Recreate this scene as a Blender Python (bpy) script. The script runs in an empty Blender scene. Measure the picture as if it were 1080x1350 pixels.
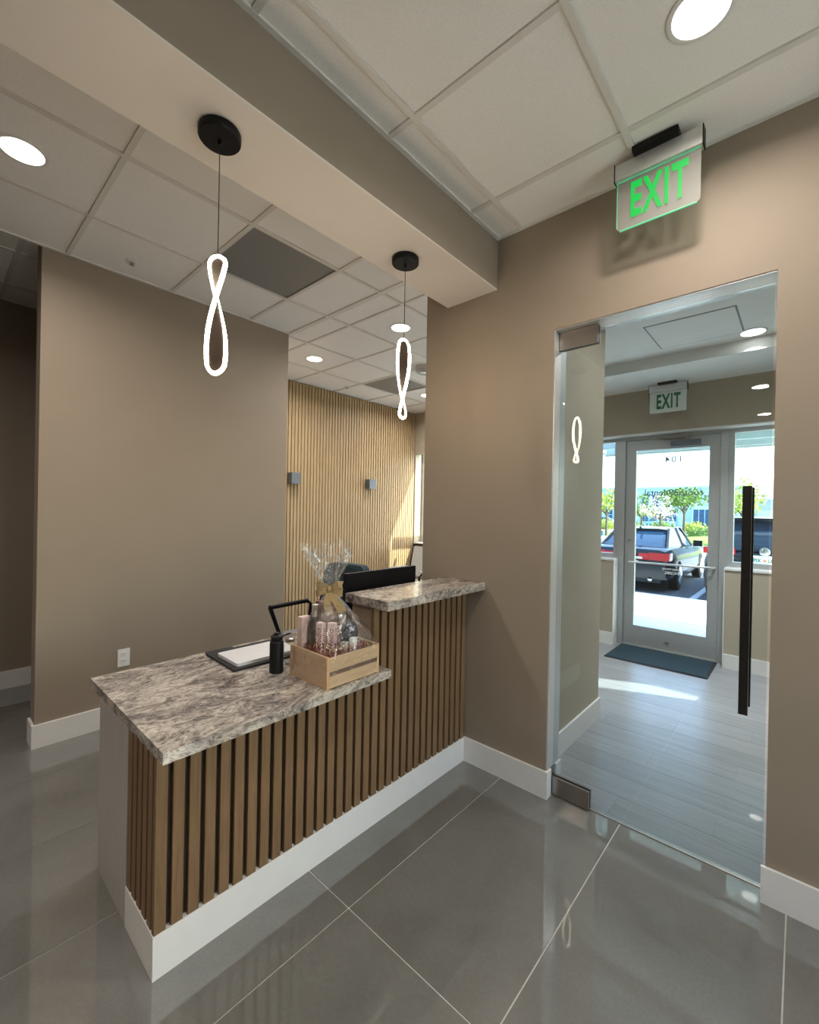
import bpy, bmesh, math, random
from mathutils import Vector, Matrix
R_ = random.Random(7)
PI = math.pi
scene = bpy.context.scene
COL = scene.collection

# ------------------------------------------------------------------ camera
cam = bpy.data.cameras.new('camera')
camo = bpy.data.objects.new('camera', cam)
COL.objects.link(camo)
cam.sensor_fit = 'VERTICAL'
cam.sensor_height = 36.0
cam.sensor_width = 36.0
cam.lens = 15.41
cam.clip_start = 0.02
cam.clip_end = 500
yaw, pitch, roll = -0.730785, -0.0029333, 0.0191287
fw = Vector((math.sin(yaw) * math.cos(pitch), math.cos(yaw) * math.cos(pitch), math.sin(pitch)))
rt = fw.cross(Vector((0, 0, 1))).normalized()
up = rt.cross(fw)
rt2 = math.cos(roll) * rt + math.sin(roll) * up
up2 = -math.sin(roll) * rt + math.cos(roll) * up
m = Matrix((rt2, up2, -fw)).transposed().to_4x4()
m.translation = Vector((0, 0, 1.49))
camo.matrix_world = m
scene.camera = camo

# ------------------------------------------------------------------ sky, sun, exposure
SUN_DIR = Vector((2.4, 1.0, 2.1)).normalized()      # towards the sun
world = bpy.data.worlds.new('sky')
scene.world = world
world.use_nodes = True
nt = world.node_tree
nt.nodes.clear()
wo = nt.nodes.new('ShaderNodeOutputWorld')
bg = nt.nodes.new('ShaderNodeBackground')
sky = nt.nodes.new('ShaderNodeTexSky')
sky.sky_type = 'NISHITA'
sky.sun_disc = False
sky.sun_elevation = math.asin(SUN_DIR.z)
sky.sun_rotation = math.atan2(SUN_DIR.x, SUN_DIR.y)
sky.air_density = 1.0
sky.dust_density = 2.5
sky.ozone_density = 1.0
bg.inputs['Strength'].default_value = 1.1
nt.links.new(sky.outputs[0], bg.inputs[0])
nt.links.new(bg.outputs[0], wo.inputs[0])

sl = bpy.data.lights.new('sun', 'SUN')
sl.energy = 15.0
sl.angle = math.radians(0.6)
sl.color = (1.0, 0.95, 0.84)
so = bpy.data.objects.new('sun', sl)
COL.objects.link(so)
so.rotation_euler = SUN_DIR.to_track_quat('Z', 'Y').to_euler()
so.location = (8, 12, 14)

vs = scene.view_settings
vs.view_transform = 'Standard'
vs.look = 'None'
vs.gamma = 1.0
vs.use_curve_mapping = False
vs.exposure = 0.0
scene.cycles.use_denoising = True
scene.cycles.max_bounces = 10
scene.cycles.diffuse_bounces = 6
scene.cycles.glossy_bounces = 5
scene.cycles.transparent_max_bounces = 24
scene.cycles.caustics_reflective = False
scene.cycles.caustics_refractive = False
scene.cycles.sample_clamp_indirect = 6.0

DOWN_W = 17.0           # watts of one recessed downlight
DOWN_COL = (1.0, 0.915, 0.825)
DOWN_DAY = (1.0, 0.97, 0.94)

# ------------------------------------------------------------------ materials
MATS = {}
def nodes_of(name):
    mt = bpy.data.materials.new(name)
    mt.use_nodes = True
    n = mt.node_tree
    b = n.nodes['Principled BSDF']
    return mt, n, b
def S(b, **k):
    al = dict(rough='Roughness', metal='Metallic', spec='Specular IOR Level', coat='Coat Weight', trans='Transmission Weight',
              ior='IOR', alpha='Alpha', sheen='Sheen Weight', emis='Emission Strength', crough='Coat Roughness')
    for kk, v in k.items():
        b.inputs[al[kk]].default_value = v
def C4(c): return (c[0], c[1], c[2], 1)
def coords(n, scale=(1, 1, 1), rnd=False, rot=(0, 0, 0)):
    tc = n.nodes.new('ShaderNodeTexCoord')
    mp = n.nodes.new('ShaderNodeMapping')
    mp.inputs['Scale'].default_value = scale
    mp.inputs['Rotation'].default_value = rot
    if rnd:
        oi = n.nodes.new('ShaderNodeObjectInfo')
        mu = n.nodes.new('ShaderNodeVectorMath'); mu.operation = 'SCALE'
        cb = n.nodes.new('ShaderNodeCombineXYZ')
        for i in range(3): n.links.new(oi.outputs['Random'], cb.inputs[i])
        n.links.new(cb.outputs[0], mu.inputs[0]); mu.inputs['Scale'].default_value = 37.0
        ad = n.nodes.new('ShaderNodeVectorMath'); ad.operation = 'ADD'
        n.links.new(tc.outputs['Object'], ad.inputs[0]); n.links.new(mu.outputs[0], ad.inputs[1])
        n.links.new(ad.outputs[0], mp.inputs[0])
    else:
        n.links.new(tc.outputs['Object'], mp.inputs[0])
    return mp
def noise(n, mp, scale, detail=4, rough=0.55, dist=0.0):
    t = n.nodes.new('ShaderNodeTexNoise')
    t.inputs['Scale'].default_value = scale; t.inputs['Detail'].default_value = detail
    t.inputs['Roughness'].default_value = rough; t.inputs['Distortion'].default_value = dist
    n.links.new(mp.outputs[0], t.inputs['Vector'])
    return t
def ramp(n, src, stops):
    r = n.nodes.new('ShaderNodeValToRGB')
    el = r.color_ramp.elements
    while len(el) < len(stops): el.new(0.5)
    for e, (p, c) in zip(el, stops): e.position = p; e.color = C4(c)
    n.links.new(src, r.inputs[0])
    return r
def bump(n, b, src, strength, dist=0.002):
    bp = n.nodes.new('ShaderNodeBump')
    bp.inputs['Strength'].default_value = strength; bp.inputs['Distance'].default_value = dist
    n.links.new(src, bp.inputs['Height']); n.links.new(bp.outputs[0], b.inputs['Normal'])
def mulmix(n, a, bsock, fac):
    mx = n.nodes.new('ShaderNodeMixRGB'); mx.blend_type = 'MULTIPLY'; mx.inputs[0].default_value = fac
    n.links.new(a, mx.inputs[1]); n.links.new(bsock, mx.inputs[2]); return mx
def simple(name, col, rough=0.5, var=0.06, nscale=18, bumpk=0.0, stretch=(1, 1, 1), rnd=False, **k):
    mt, n, b = nodes_of(name)
    mp = coords(n, stretch, rnd)
    t = noise(n, mp, nscale)
    lo = [max(0, c * (1 - var)) for c in col]; hi = [min(1, c * (1 + var)) for c in col]
    r = ramp(n, t.outputs['Fac'], [(0.3, lo), (0.7, hi)])
    n.links.new(r.outputs[0], b.inputs['Base Color'])
    S(b, rough=rough, **k)
    if bumpk: bump(n, b, t.outputs['Fac'], bumpk)
    MATS[name] = mt
    return mt
def emit(name, col, strength):
    mt, n, b = nodes_of(name)
    b.inputs['Base Color'].default_value = C4(col)
    b.inputs['Emission Color'].default_value = C4(col); S(b, emis=strength, rough=0.5)
    MATS[name] = mt
def wood(name, dark, light, scale=6, stretch=(14, 14, 1), rough=0.5, bumpk=0.15, rvar=0.0, spec=0.4):
    mt, n, b = nodes_of(name)
    mp = coords(n, stretch, True)
    t = noise(n, mp, scale, 6, 0.62, 0.6)
    r = ramp(n, t.outputs['Fac'], [(0.25, dark), (0.5, [(a + c) / 2 for a, c in zip(dark, light)]), (0.78, light)])
    out = r.outputs[0]
    if rvar:
        oi = n.nodes.new('ShaderNodeObjectInfo')
        rr = ramp(n, oi.outputs['Random'], [(0, (1 - rvar,) * 3), (1, (1, 1, 1))])
        out = mulmix(n, out, rr.outputs[0], 1.0).outputs[0]
    n.links.new(out, b.inputs['Base Color']); S(b, rough=rough, spec=spec)
    bump(n, b, t.outputs['Fac'], bumpk, 0.001)
    MATS[name] = mt
def glass(name, tint=(0.9, 0.95, 0.95), refl=1.0, rough=0.0):
    mt = bpy.data.materials.new(name); mt.use_nodes = True
    n = mt.node_tree; n.nodes.clear()
    o = n.nodes.new('ShaderNodeOutputMaterial'); mx = n.nodes.new('ShaderNodeMixShader')
    tr = n.nodes.new('ShaderNodeBsdfTransparent'); gl = n.nodes.new('ShaderNodeBsdfGlossy')
    tr.inputs[0].default_value = C4(tint); gl.inputs['Roughness'].default_value = rough
    fr = n.nodes.new('ShaderNodeLayerWeight'); fr.inputs[0].default_value = 0.5
    pw = n.nodes.new('ShaderNodeMath'); pw.operation = 'POWER'; pw.inputs[1].default_value = 5.0
    ma = n.nodes.new('ShaderNodeMath'); ma.operation = 'MULTIPLY_ADD'
    ma.inputs[1].default_value = 0.96 * refl; ma.inputs[2].default_value = 0.04 * refl
    n.links.new(fr.outputs['Facing'], pw.inputs[0]); n.links.new(pw.outputs[0], ma.inputs[0]); n.links.new(ma.outputs[0], mx.inputs[0])
    n.links.new(tr.outputs[0], mx.inputs[1]); n.links.new(gl.outputs[0], mx.inputs[2])
    n.links.new(mx.outputs[0], o.inputs[0])
    MATS[name] = mt
    return mt

simple('paint_taupe', (0.290, 0.236, 0.183), 0.62, 0.025, 3.0, spec=0.3)
simple('paint_beige', (0.42, 0.365, 0.28), 0.6, 0.02, 3.0, spec=0.3)
simple('paint_cream', (0.76, 0.70, 0.64), 0.6, 0.02, 3.0)
simple('paint_white', (0.74, 0.73, 0.71), 0.42, 0.02, 8)
simple('paint_ceiling', (0.78, 0.79, 0.78), 0.7, 0.02, 6)
simple('grid_white', (0.70, 0.67, 0.63), 0.4, 0.02, 10)
simple('grout', (0.62, 0.61, 0.58), 0.8, 0.06, 40)
simple('grout_dark', (0.24, 0.245, 0.255), 0.8, 0.06, 40)
simple('black_plastic', (0.007, 0.007, 0.008), 0.5, 0.2, 30, spec=0.2)
simple('black_metal', (0.007, 0.007, 0.008), 0.5, 0.2, 40, spec=0.2)
simple('bronze_metal', (0.030, 0.028, 0.027), 0.3, 0.1, 60, metal=0.6)
simple('steel', (0.42, 0.39, 0.36), 0.28, 0.1, 60, 0.02, (1, 1, 30), metal=1.0)
simple('aluminium', (0.50, 0.51, 0.50), 0.42, 0.05, 50, metal=0.55)
simple('aluminium_light', (0.66, 0.66, 0.65), 0.35, 0.05, 60, metal=0.6)
simple('chair_fabric', (0.50, 0.50, 0.47), 0.9, 0.12, 120, 0.2)
simple('teal_fabric', (0.010, 0.028, 0.036), 0.85, 0.15, 90, 0.2)
simple('mat_fibre', (0.008, 0.030, 0.045), 0.95, 0.35, 160, 0.6)
simple('rubber', (0.015, 0.015, 0.016), 0.8, 0.1, 30)
simple('silver_shell', (0.74, 0.74, 0.76), 0.4, 0.02, 30, metal=0.3)
simple('logo_shell', (0.88, 0.88, 0.90), 0.2, 0.01, 30)
simple('burlap', (0.33, 0.235, 0.115), 0.85, 0.4, 260, 0.5)
simple('kraft_paper', (0.14, 0.065, 0.035), 0.7, 0.15, 20)
simple('pink_card', (0.62, 0.45, 0.42), 0.55, 0.06, 30)
simple('blush_card', (0.70, 0.55, 0.52), 0.55, 0.05, 30)
simple('grey_card', (0.30, 0.27, 0.24), 0.7, 0.15, 40)
simple('white_card', (0.75, 0.74, 0.72), 0.5, 0.03, 30)
simple('script_ink', (0.20, 0.02, 0.03), 0.6, 0.1, 30)
simple('red_shred', (0.22, 0.006, 0.014), 0.45, 0.4, 60)
simple('gold_shred', (0.45, 0.30, 0.10), 0.4, 0.3, 60)
simple('bottle_glass', (0.006, 0.010, 0.007), 0.06, 0.1, 10)
simple('foil', (0.60, 0.55, 0.48), 0.3, 0.15, 60, 0.2, metal=0.8)
simple('blue_foil', (0.03, 0.035, 0.05), 0.2, 0.4, 60, 0.6, metal=0.7)
simple('outlet_white', (0.80, 0.80, 0.78), 0.35, 0.02, 10)
simple('outlet_slot', (0.03, 0.03, 0.03), 0.6, 0.02, 10)
simple('sconce_grey', (0.15, 0.17, 0.20), 0.45, 0.05, 20, metal=0.5)
simple('concrete', (0.60, 0.60, 0.57), 0.85, 0.08, 6)
simple('asphalt', (0.105, 0.12, 0.145), 0.9, 0.2, 30, 0.2)
simple('road_light', (0.34, 0.34, 0.33), 0.9, 0.1, 8)
simple('stripe_paint', (0.70, 0.74, 0.78), 0.7, 0.08, 20)
simple('soil_mulch', (0.42, 0.36, 0.27), 0.95, 0.2, 8)
simple('lawn_green', (0.26, 0.34, 0.07), 0.95, 0.35, 6, 0.3)
simple('leaf_green', (0.14, 0.24, 0.045), 0.7, 0.5, 3)
simple('leaf_yellow', (0.34, 0.42, 0.06), 0.7, 0.4, 3)
simple('leaf_pink', (0.62, 0.50, 0.42), 0.7, 0.25, 3)
simple('bark', (0.16, 0.12, 0.09), 0.9, 0.3, 30, 0.3)
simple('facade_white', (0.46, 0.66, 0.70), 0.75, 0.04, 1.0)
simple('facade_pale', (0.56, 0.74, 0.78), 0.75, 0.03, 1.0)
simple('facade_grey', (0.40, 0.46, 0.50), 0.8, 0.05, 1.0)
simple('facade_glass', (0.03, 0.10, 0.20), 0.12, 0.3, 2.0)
simple('canopy_panel', (0.62, 0.72, 0.71), 0.6, 0.04, 4)
simple('canopy_beam', (0.40, 0.50, 0.50), 0.6, 0.04, 4)
simple('car_black', (0.008, 0.011, 0.018), 0.14, 0.1, 4, coat=0.25, spec=0.5)
simple('car_white', (0.72, 0.80, 0.82), 0.25, 0.03, 4, coat=0.8)
simple('car_teal', (0.22, 0.45, 0.50), 0.25, 0.03, 4, coat=0.8)
simple('car_glass', (0.02, 0.05, 0.10), 0.05, 0.1, 4, spec=0.9)
simple('car_trim', (0.02, 0.02, 0.025), 0.5, 0.1, 10)
simple('tail_red', (0.55, 0.012, 0.02), 0.15, 0.15, 20, coat=1.0)
simple('tail_clear', (0.80, 0.68, 0.66), 0.15, 0.05, 20, coat=1.0)
simple('chrome', (0.75, 0.76, 0.78), 0.12, 0.03, 10, metal=1.0)
simple('plate_white', (0.72, 0.80, 0.76), 0.5, 0.05, 20)
simple('plate_green', (0.03, 0.16, 0.10), 0.5, 0.05, 20)
simple('plate_orange', (0.75, 0.22, 0.05), 0.5, 0.05, 20)
simple('decal_grey', (0.16, 0.24, 0.30), 0.6, 0.03, 20)
simple('decal_white', (0.85, 0.88, 0.9), 0.6, 0.03, 20)
simple('sign_green_plain', (0.008, 0.16, 0.055), 0.5, 0.05, 20)
simple('sign_white', (0.72, 0.78, 0.73), 0.4, 0.03, 20)
wood('slat_oak', (0.150, 0.086, 0.040), (0.240, 0.148, 0.076), 5, (16, 16, 0.9), 0.5, 0.12, 0.12)
wood('slat_oak_daylit', (0.36, 0.245, 0.125), (0.52, 0.375, 0.21), 5, (16, 16, 0.9), 0.5, 0.12, 0.08)  # oak coloured paler to stand in for daylight on the waiting room slats
simple('slat_backing', (0.022, 0.012, 0.006), 0.8, 0.1, 30)
wood('whitewood', (0.36, 0.34, 0.32), (0.44, 0.42, 0.40), 4, (18, 18, 1.0), 0.55, 0.08)
wood('panel_tan', (0.26, 0.19, 0.13), (0.33, 0.25, 0.175), 4, (18, 18, 1.0), 0.55, 0.05)
wood('crate_pine', (0.50, 0.325, 0.18), (0.66, 0.475, 0.29), 4, (10, 1.4, 10), 0.6, 0.15)
wood('crate_pine_end', (0.46, 0.285, 0.15), (0.62, 0.42, 0.24), 4, (1.4, 10, 10), 0.6, 0.15)
wood('plank_tile', (0.225, 0.226, 0.232), (0.355, 0.357, 0.365), 3.2, (0.9, 16, 16), 0.28, 0.04, 0.14, 0.5)
emit('led_white', (1.0, 0.94, 0.84), 8.0)
emit('led_pendant', (1.0, 0.80, 0.56), 55.0)
emit('exit_green', (0.004, 0.60, 0.07), 0.95)
MATS['exit_green'].node_tree.nodes['Principled BSDF'].inputs['Base Color'].default_value = (0, 0.04, 0.01, 1)
emit('exit_edge', (0.08, 0.70, 0.28), 0.6)
MATS['exit_edge'].node_tree.nodes['Principled BSDF'].inputs['Base Color'].default_value = (0.1, 0.3, 0.2, 1)
glass('door_glass', (0.875, 0.93, 0.955), 1.0)
glass('window_glass', (0.93, 0.985, 0.985), 0.7)
glass('clear_jar', (0.93, 0.95, 0.94), 1.4)

# floor tile: polished grey porcelain with soft clouding
mt, n, b = nodes_of('floor_tile')
mp = coords(n, (1, 1, 1), True)
t1 = noise(n, mp, 2.2, 6, 0.6, 0.4); t2 = noise(n, mp, 90, 2, 0.5)
r1 = ramp(n, t1.outputs['Fac'], [(0.28, (0.140, 0.137, 0.127)), (0.72, (0.190, 0.187, 0.175))])
r2 = ramp(n, t2.outputs['Fac'], [(0.3, (0.90, 0.90, 0.90)), (0.7, (1, 1, 1))])
mm = mulmix(n, r1.outputs[0], r2.outputs[0], 1.0)
n.links.new(mm.outputs[0], b.inputs['Base Color']); S(b, rough=0.012, spec=0.6, coat=0.75, crough=0.006); b.inputs['Coat IOR'].default_value = 1.75
MATS['floor_tile'] = mt

# acoustic ceiling tile: fine speckle
mt, n, b = nodes_of('acoustic_tile')
mp = coords(n, (1, 1, 1), True)
t1 = noise(n, mp, 230, 2, 0.6); t2 = noise(n, mp, 3, 3, 0.5)
r1 = ramp(n, t1.outputs['Fac'], [(0.30, (0.80, 0.77, 0.74)), (0.55, (0.89, 0.865, 0.835))])
r2 = ramp(n, t2.outputs['Fac'], [(0.3, (0.97, 0.97, 0.97)), (0.7, (1, 1, 1))])
mm = mulmix(n, r1.outputs[0], r2.outputs[0], 1.0)
n.links.new(mm.outputs[0], b.inputs['Base Color']); S(b, rough=0.9, spec=0.1)
bump(n, b, t1.outputs['Fac'], 0.25, 0.001)
MATS['acoustic_tile'] = mt

# return-air panel: dark perforated metal
mt, n, b = nodes_of('perforated_grey')
mp = coords(n, (1, 1, 1))
v = n.nodes.new('ShaderNodeTexVoronoi'); v.inputs['Scale'].default_value = 130; v.inputs['Randomness'].default_value = 0.0
n.links.new(mp.outputs[0], v.inputs['Vector'])
r1 = ramp(n, v.outputs['Distance'], [(0.25, (0.035, 0.035, 0.036)), (0.42, (0.30, 0.30, 0.30))])
n.links.new(r1.outputs[0], b.inputs['Base Color']); S(b, rough=0.35, spec=0.5)
MATS['perforated_grey'] = mt

# granite: cream ground, grey drifts, dark and burgundy veins running along the slab
mt, n, b = nodes_of('granite')
mp = coords(n, (1.0, 0.55, 1.0), False, (0, 0, 0.55))
warp = noise(n, mp, 3.0, 4, 0.6)
wv = n.nodes.new('ShaderNodeVectorMath'); wv.operation = 'MULTIPLY_ADD'
n.links.new(warp.outputs['Color'], wv.inputs[0]); wv.inputs[1].default_value = (0.35, 0.35, 0.35)
n.links.new(mp.outputs[0], wv.inputs[2])
def gnoise(sc, det, rg, di):
    t = n.nodes.new('ShaderNodeTexNoise'); t.inputs['Scale'].default_value = sc; t.inputs['Detail'].default_value = det
    t.inputs['Roughness'].default_value = rg; t.inputs['Distortion'].default_value = di
    n.links.new(wv.outputs[0], t.inputs['Vector']); return t
ga = gnoise(8.0, 10, 0.78, 0.8); gb = gnoise(75, 4, 0.75, 0.2); gc = gnoise(4.2, 9, 0.72, 1.4)
ra = ramp(n, ga.outputs['Fac'], [(0.33, (0.085, 0.076, 0.074)), (0.44, (0.23, 0.205, 0.195)), (0.52, (0.47, 0.42, 0.37)), (0.66, (0.62, 0.57, 0.50))])
rb = ramp(n, gb.outputs['Fac'], [(0.36, (0.14, 0.12, 0.115)), (0.54, (1, 1, 1))])
rc = ramp(n, gc.outputs['Fac'], [(0.30, (0.10, 0.07, 0.075)), (0.385, (0.55, 0.50, 0.49)), (0.43, (1, 1, 1))])
m1 = mulmix(n, ra.outputs[0], rb.outputs[0], 0.75); m2 = mulmix(n, m1.outputs[0], rc.outputs[0], 0.85)
n.links.new(m2.outputs[0], b.inputs['Base Color']); S(b, rough=0.10, spec=0.55)
MATS['granite'] = mt

# cellophane: clear film with sharp glints on its creases
mt = bpy.data.materials.new('cellophane'); mt.use_nodes = True
n = mt.node_tree; n.nodes.clear()
o = n.nodes.new('ShaderNodeOutputMaterial'); mx = n.nodes.new('ShaderNodeMixShader')
tr = n.nodes.new('ShaderNodeBsdfTransparent'); gl = n.nodes.new('ShaderNodeBsdfGlossy')
tr.inputs[0].default_value = (0.985, 0.985, 0.985, 1); gl.inputs['Roughness'].default_value = 0.16; gl.inputs[0].default_value = (1, 1, 1, 1)
lw = n.nodes.new('ShaderNodeLayerWeight'); lw.inputs[0].default_value = 0.35
mp = coords(n); tn = noise(n, mp, 26, 3, 0.6, 1.0)
bp = n.nodes.new('ShaderNodeBump'); bp.inputs['Strength'].default_value = 0.7; bp.inputs['Distance'].default_value = 0.01
n.links.new(tn.outputs['Fac'], bp.inputs['Height']); n.links.new(bp.outputs[0], gl.inputs['Normal']); n.links.new(bp.outputs[0], lw.inputs['Normal'])
ma = n.nodes.new('ShaderNodeMath'); ma.operation = 'MULTIPLY_ADD'; ma.inputs[1].default_value = 0.62; ma.inputs[2].default_value = 0.03
lw.inputs[0].default_value = 0.35
n.links.new(lw.outputs['Facing'], ma.inputs[0]); n.links.new(ma.outputs[0], mx.inputs[0])
n.links.new(tr.outputs[0], mx.inputs[1]); n.links.new(gl.outputs[0], mx.inputs[2]); n.links.new(mx.outputs[0], o.inputs[0])
MATS['cellophane'] = mt
# acrylic of the lit exit sign
mt = bpy.data.materials.new('sign_acrylic'); mt.use_nodes = True
n = mt.node_tree; n.nodes.clear()
o = n.nodes.new('ShaderNodeOutputMaterial'); mx = n.nodes.new('ShaderNodeMixShader')
tr = n.nodes.new('ShaderNodeBsdfTransparent'); pb = n.nodes.new('ShaderNodeBsdfPrincipled')
tr.inputs[0].default_value = (0.92, 0.97, 0.94, 1); pb.inputs['Base Color'].default_value = (0.42, 0.40, 0.38, 1); pb.inputs['Roughness'].default_value = 0.15
mx.inputs[0].default_value = 0.35
n.links.new(tr.outputs[0], mx.inputs[1]); n.links.new(pb.outputs[0], mx.inputs[2]); n.links.new(mx.outputs[0], o.inputs[0])
MATS['sign_acrylic'] = mt

# ------------------------------------------------------------------ helpers
def link(name, me, parent=None, loc=(0, 0, 0), rot=(0, 0, 0)):
    o = bpy.data.objects.new(name, me)
    COL.objects.link(o)
    o.parent = parent
    o.location = loc; o.rotation_euler = rot
    return o
def to_obj(name, bm, mat, parent=None, loc=(0, 0, 0), rot=(0, 0, 0), smooth=False, bevel=0.0, seg=2, recalc=True):
    if bevel:
        ed = [e for e in bm.edges if len(e.link_faces) == 2 and e.calc_face_angle(0) > 0.5]
        bmesh.ops.bevel(bm, geom=ed, offset=bevel, segments=seg, profile=0.7, affect='EDGES')
    if recalc: bmesh.ops.recalc_face_normals(bm, faces=bm.faces[:])
    me = bpy.data.meshes.new(name)
    if smooth:
        for f in bm.faces: f.smooth = True
    bm.to_mesh(me); bm.free()
    me.materials.append(MATS[mat])
    if smooth and smooth != 'all':
        me.set_sharp_from_angle(angle=math.radians(40))
    return link(name, me, parent, loc, rot)
def bx(bm, x0, x1, y0, y1, z0, z1):
    v = [bm.verts.new(p) for p in ((x0, y0, z0), (x1, y0, z0), (x1, y1, z0), (x0, y1, z0), (x0, y0, z1), (x1, y0, z1), (x1, y1, z1), (x0, y1, z1))]
    for f in ((3, 2, 1, 0), (4, 5, 6, 7), (0, 1, 5, 4), (1, 2, 6, 5), (2, 3, 7, 6), (3, 0, 4, 7)):
        bm.faces.new([v[i] for i in f])
    return v
def box(name, d, mat, parent=None, bevel=0.0, seg=2, loc=(0, 0, 0), rot=(0, 0, 0)):
    bm = bmesh.new(); bx(bm, *d)
    return to_obj(name, bm, mat, parent, loc, rot, bevel=bevel, seg=seg)
def boxes(name, ds, mat, parent=None, bevel=0.0, loc=(0, 0, 0), rot=(0, 0, 0)):
    bm = bmesh.new()
    for d in ds: bx(bm, *d)
    return to_obj(name, bm, mat, parent, loc, rot, bevel=bevel)
def lathe(bm, prof, seg=32, c=(0, 0, 0), axis='Z'):
    rings = []
    for r, z in prof:
        ring = []
        for i in range(seg):
            a = 2 * PI * i / seg
            if axis == 'Z': p = (c[0] + r * math.cos(a), c[1] + r * math.sin(a), c[2] + z)
            elif axis == 'X': p = (c[0] + z, c[1] + r * math.cos(a), c[2] + r * math.sin(a))
            else: p = (c[0] + r * math.cos(a), c[1] + z, c[2] + r * math.sin(a))
            ring.append(bm.verts.new(p))
        rings.append(ring)
    for a, b_ in zip(rings, rings[1:]):
        for i in range(seg):
            j = (i + 1) % seg
            bm.faces.new((a[i], a[j], b_[j], b_[i]))
    bm.faces.new(rings[0][::-1]); bm.faces.new(rings[-1])
def turned(name, prof, mat, parent=None, c=(0, 0, 0), seg=32, axis='Z', loc=(0, 0, 0), rot=(0, 0, 0)):
    bm = bmesh.new(); lathe(bm, prof, seg, c, axis)
    return to_obj(name, bm, mat, parent, loc, rot, smooth=True)
def tube(bm, pts, r, seg=8, closed=False):
    pts = [Vector(p) for p in pts]
    n_ = len(pts); rings = []
    prevN = None
    for i, p in enumerate(pts):
        a = pts[(i - 1) % n_] if (closed or i > 0) else p
        c = pts[(i + 1) % n_] if (closed or i < n_ - 1) else p
        T = (c - a).normalized()
        if prevN is None:
            N = T.orthogonal().normalized()
        else:
            N = (prevN - T * prevN.dot(T)).normalized()
        prevN = N
        B = T.cross(N)
        rr = r[i] if isinstance(r, (list, tuple)) else r
        rings.append([bm.verts.new(p + (N * math.cos(2 * PI * k / seg) + B * math.sin(2 * PI * k / seg)) * rr) for k in range(seg)])
    rng = range(n_ if closed else n_ - 1)
    for i in rng:
        a, c = rings[i], rings[(i + 1) % n_]
        off = 0
        if closed and i == n_ - 1:
            off = min(range(seg), key=lambda o_: (a[0].co - c[o_].co).length)
        for k in range(seg):
            bm.faces.new((a[k], a[(k + 1) % seg], c[(k + 1 + off) % seg], c[(k + off) % seg]))
    if not closed:
        bm.faces.new(rings[0][::-1]); bm.faces.new(rings[-1])
def pipe(name, pts, r, mat, parent=None, seg=8, closed=False, loc=(0, 0, 0), rot=(0, 0, 0)):
    bm = bmesh.new(); tube(bm, pts, r, seg, closed)
    return to_obj(name, bm, mat, parent, loc, rot, smooth=True)
def prism(bm, poly, z0, z1):
    lo = [bm.verts.new((x, y, z0)) for x, y in poly]; hi = [bm.verts.new((x, y, z1)) for x, y in poly]
    bm.faces.new(lo[::-1]); bm.faces.new(hi)
    for i in range(len(poly)):
        j = (i + 1) % len(poly); bm.faces.new((lo[i], lo[j], hi[j], hi[i]))
def thing(name, label, cat, loc=(0, 0, 0), rz=0.0, group=None):
    o = bpy.data.objects.new(name, None); COL.objects.link(o)
    o.location = loc; o.rotation_euler = (0, 0, rz); o.empty_display_size = 0.1
    tag(o, label, cat, group); return o
def tag(o, label, cat, group=None):
    o['label'] = label; o['category'] = cat
    if group: o['group'] = group
    return o
def struct(o): o['kind'] = 'structure'; return o
def text_mesh(body, size, mat, name, parent, mirror=False, extrude=0.0005, sx=1.0, offset=0.0, loc=(0, 0, 0), rot=(PI / 2, 0, 0), space=1.0, shear=0.0):
    cu = bpy.data.curves.new('lettering', 'FONT')
    cu.body = body; cu.size = size; cu.extrude = extrude; cu.align_x = 'CENTER'; cu.align_y = 'CENTER'
    cu.offset = offset; cu.space_character = space; cu.shear = shear; cu.resolution_u = 3
    tmp = bpy.data.objects.new('lettering', cu); COL.objects.link(tmp)
    dg = bpy.context.evaluated_depsgraph_get()
    me = bpy.data.meshes.new_from_object(tmp.evaluated_get(dg))
    bpy.data.objects.remove(tmp); bpy.data.curves.remove(cu)
    for v_ in me.vertices:
        v_.co.x *= -sx if mirror else sx
    if mirror: me.flip_normals()
    me.materials.clear(); me.materials.append(MATS[mat]); me.name = name
    return link(name, me, parent, loc, rot)

CZ = 3.05       # ceiling height
EY = 2.20       # face of the wall with the glass door
SY = 5.30       # inner face of the street wall
XL = -4.75      # far left wall
# ------------------------------------------------------------------ room shell
def wall(name, ds, mat='paint_taupe'):
    return struct(boxes(name, ds, mat))
wall('wall_entry', [(-1.85, -0.98, EY, 2.35, 0, 3.2), (-0.085, 1.8, EY, 2.35, 0, 3.2), (-0.98, -0.085, EY, 2.35, 2.45, 3.2)])
wall('wall_partition', [(-3.60, -3.46, 0.475, 2.19, 0, 3.2)])
wall('hall_end_light_block', [(XL, -3.60, 2.05, 2.19, 0, 3.2)])  # unseen wall added to keep waiting room light out of the hall
wall('wall_left', [(-4.90, XL, -4.7, SY, 0, 3.2)])
wall('wall_rear', [(-4.90, 1.95, -4.85, -4.7, 0, 3.2)])
wall('hall_light_block', [(-3.60, -3.46, -4.7, -0.42, 0, 3.2)])  # unseen wall piece added outside the view to keep the hall dark
wall('wall_right', [(1.8, 1.95, -4.7, 0.42, 0, 3.2), (1.8, 1.95, 2.05, 2.35, 0, 3.2), (1.8, 1.95, 0.42, 2.05, 0, 0.5), (1.8, 1.95, 0.42, 2.05, 2.7, 3.2)])
wall('wall_vestibule_left', [(-1.25, -1.10, 2.35, 3.35, 0, 3.2)], 'paint_beige')
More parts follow.
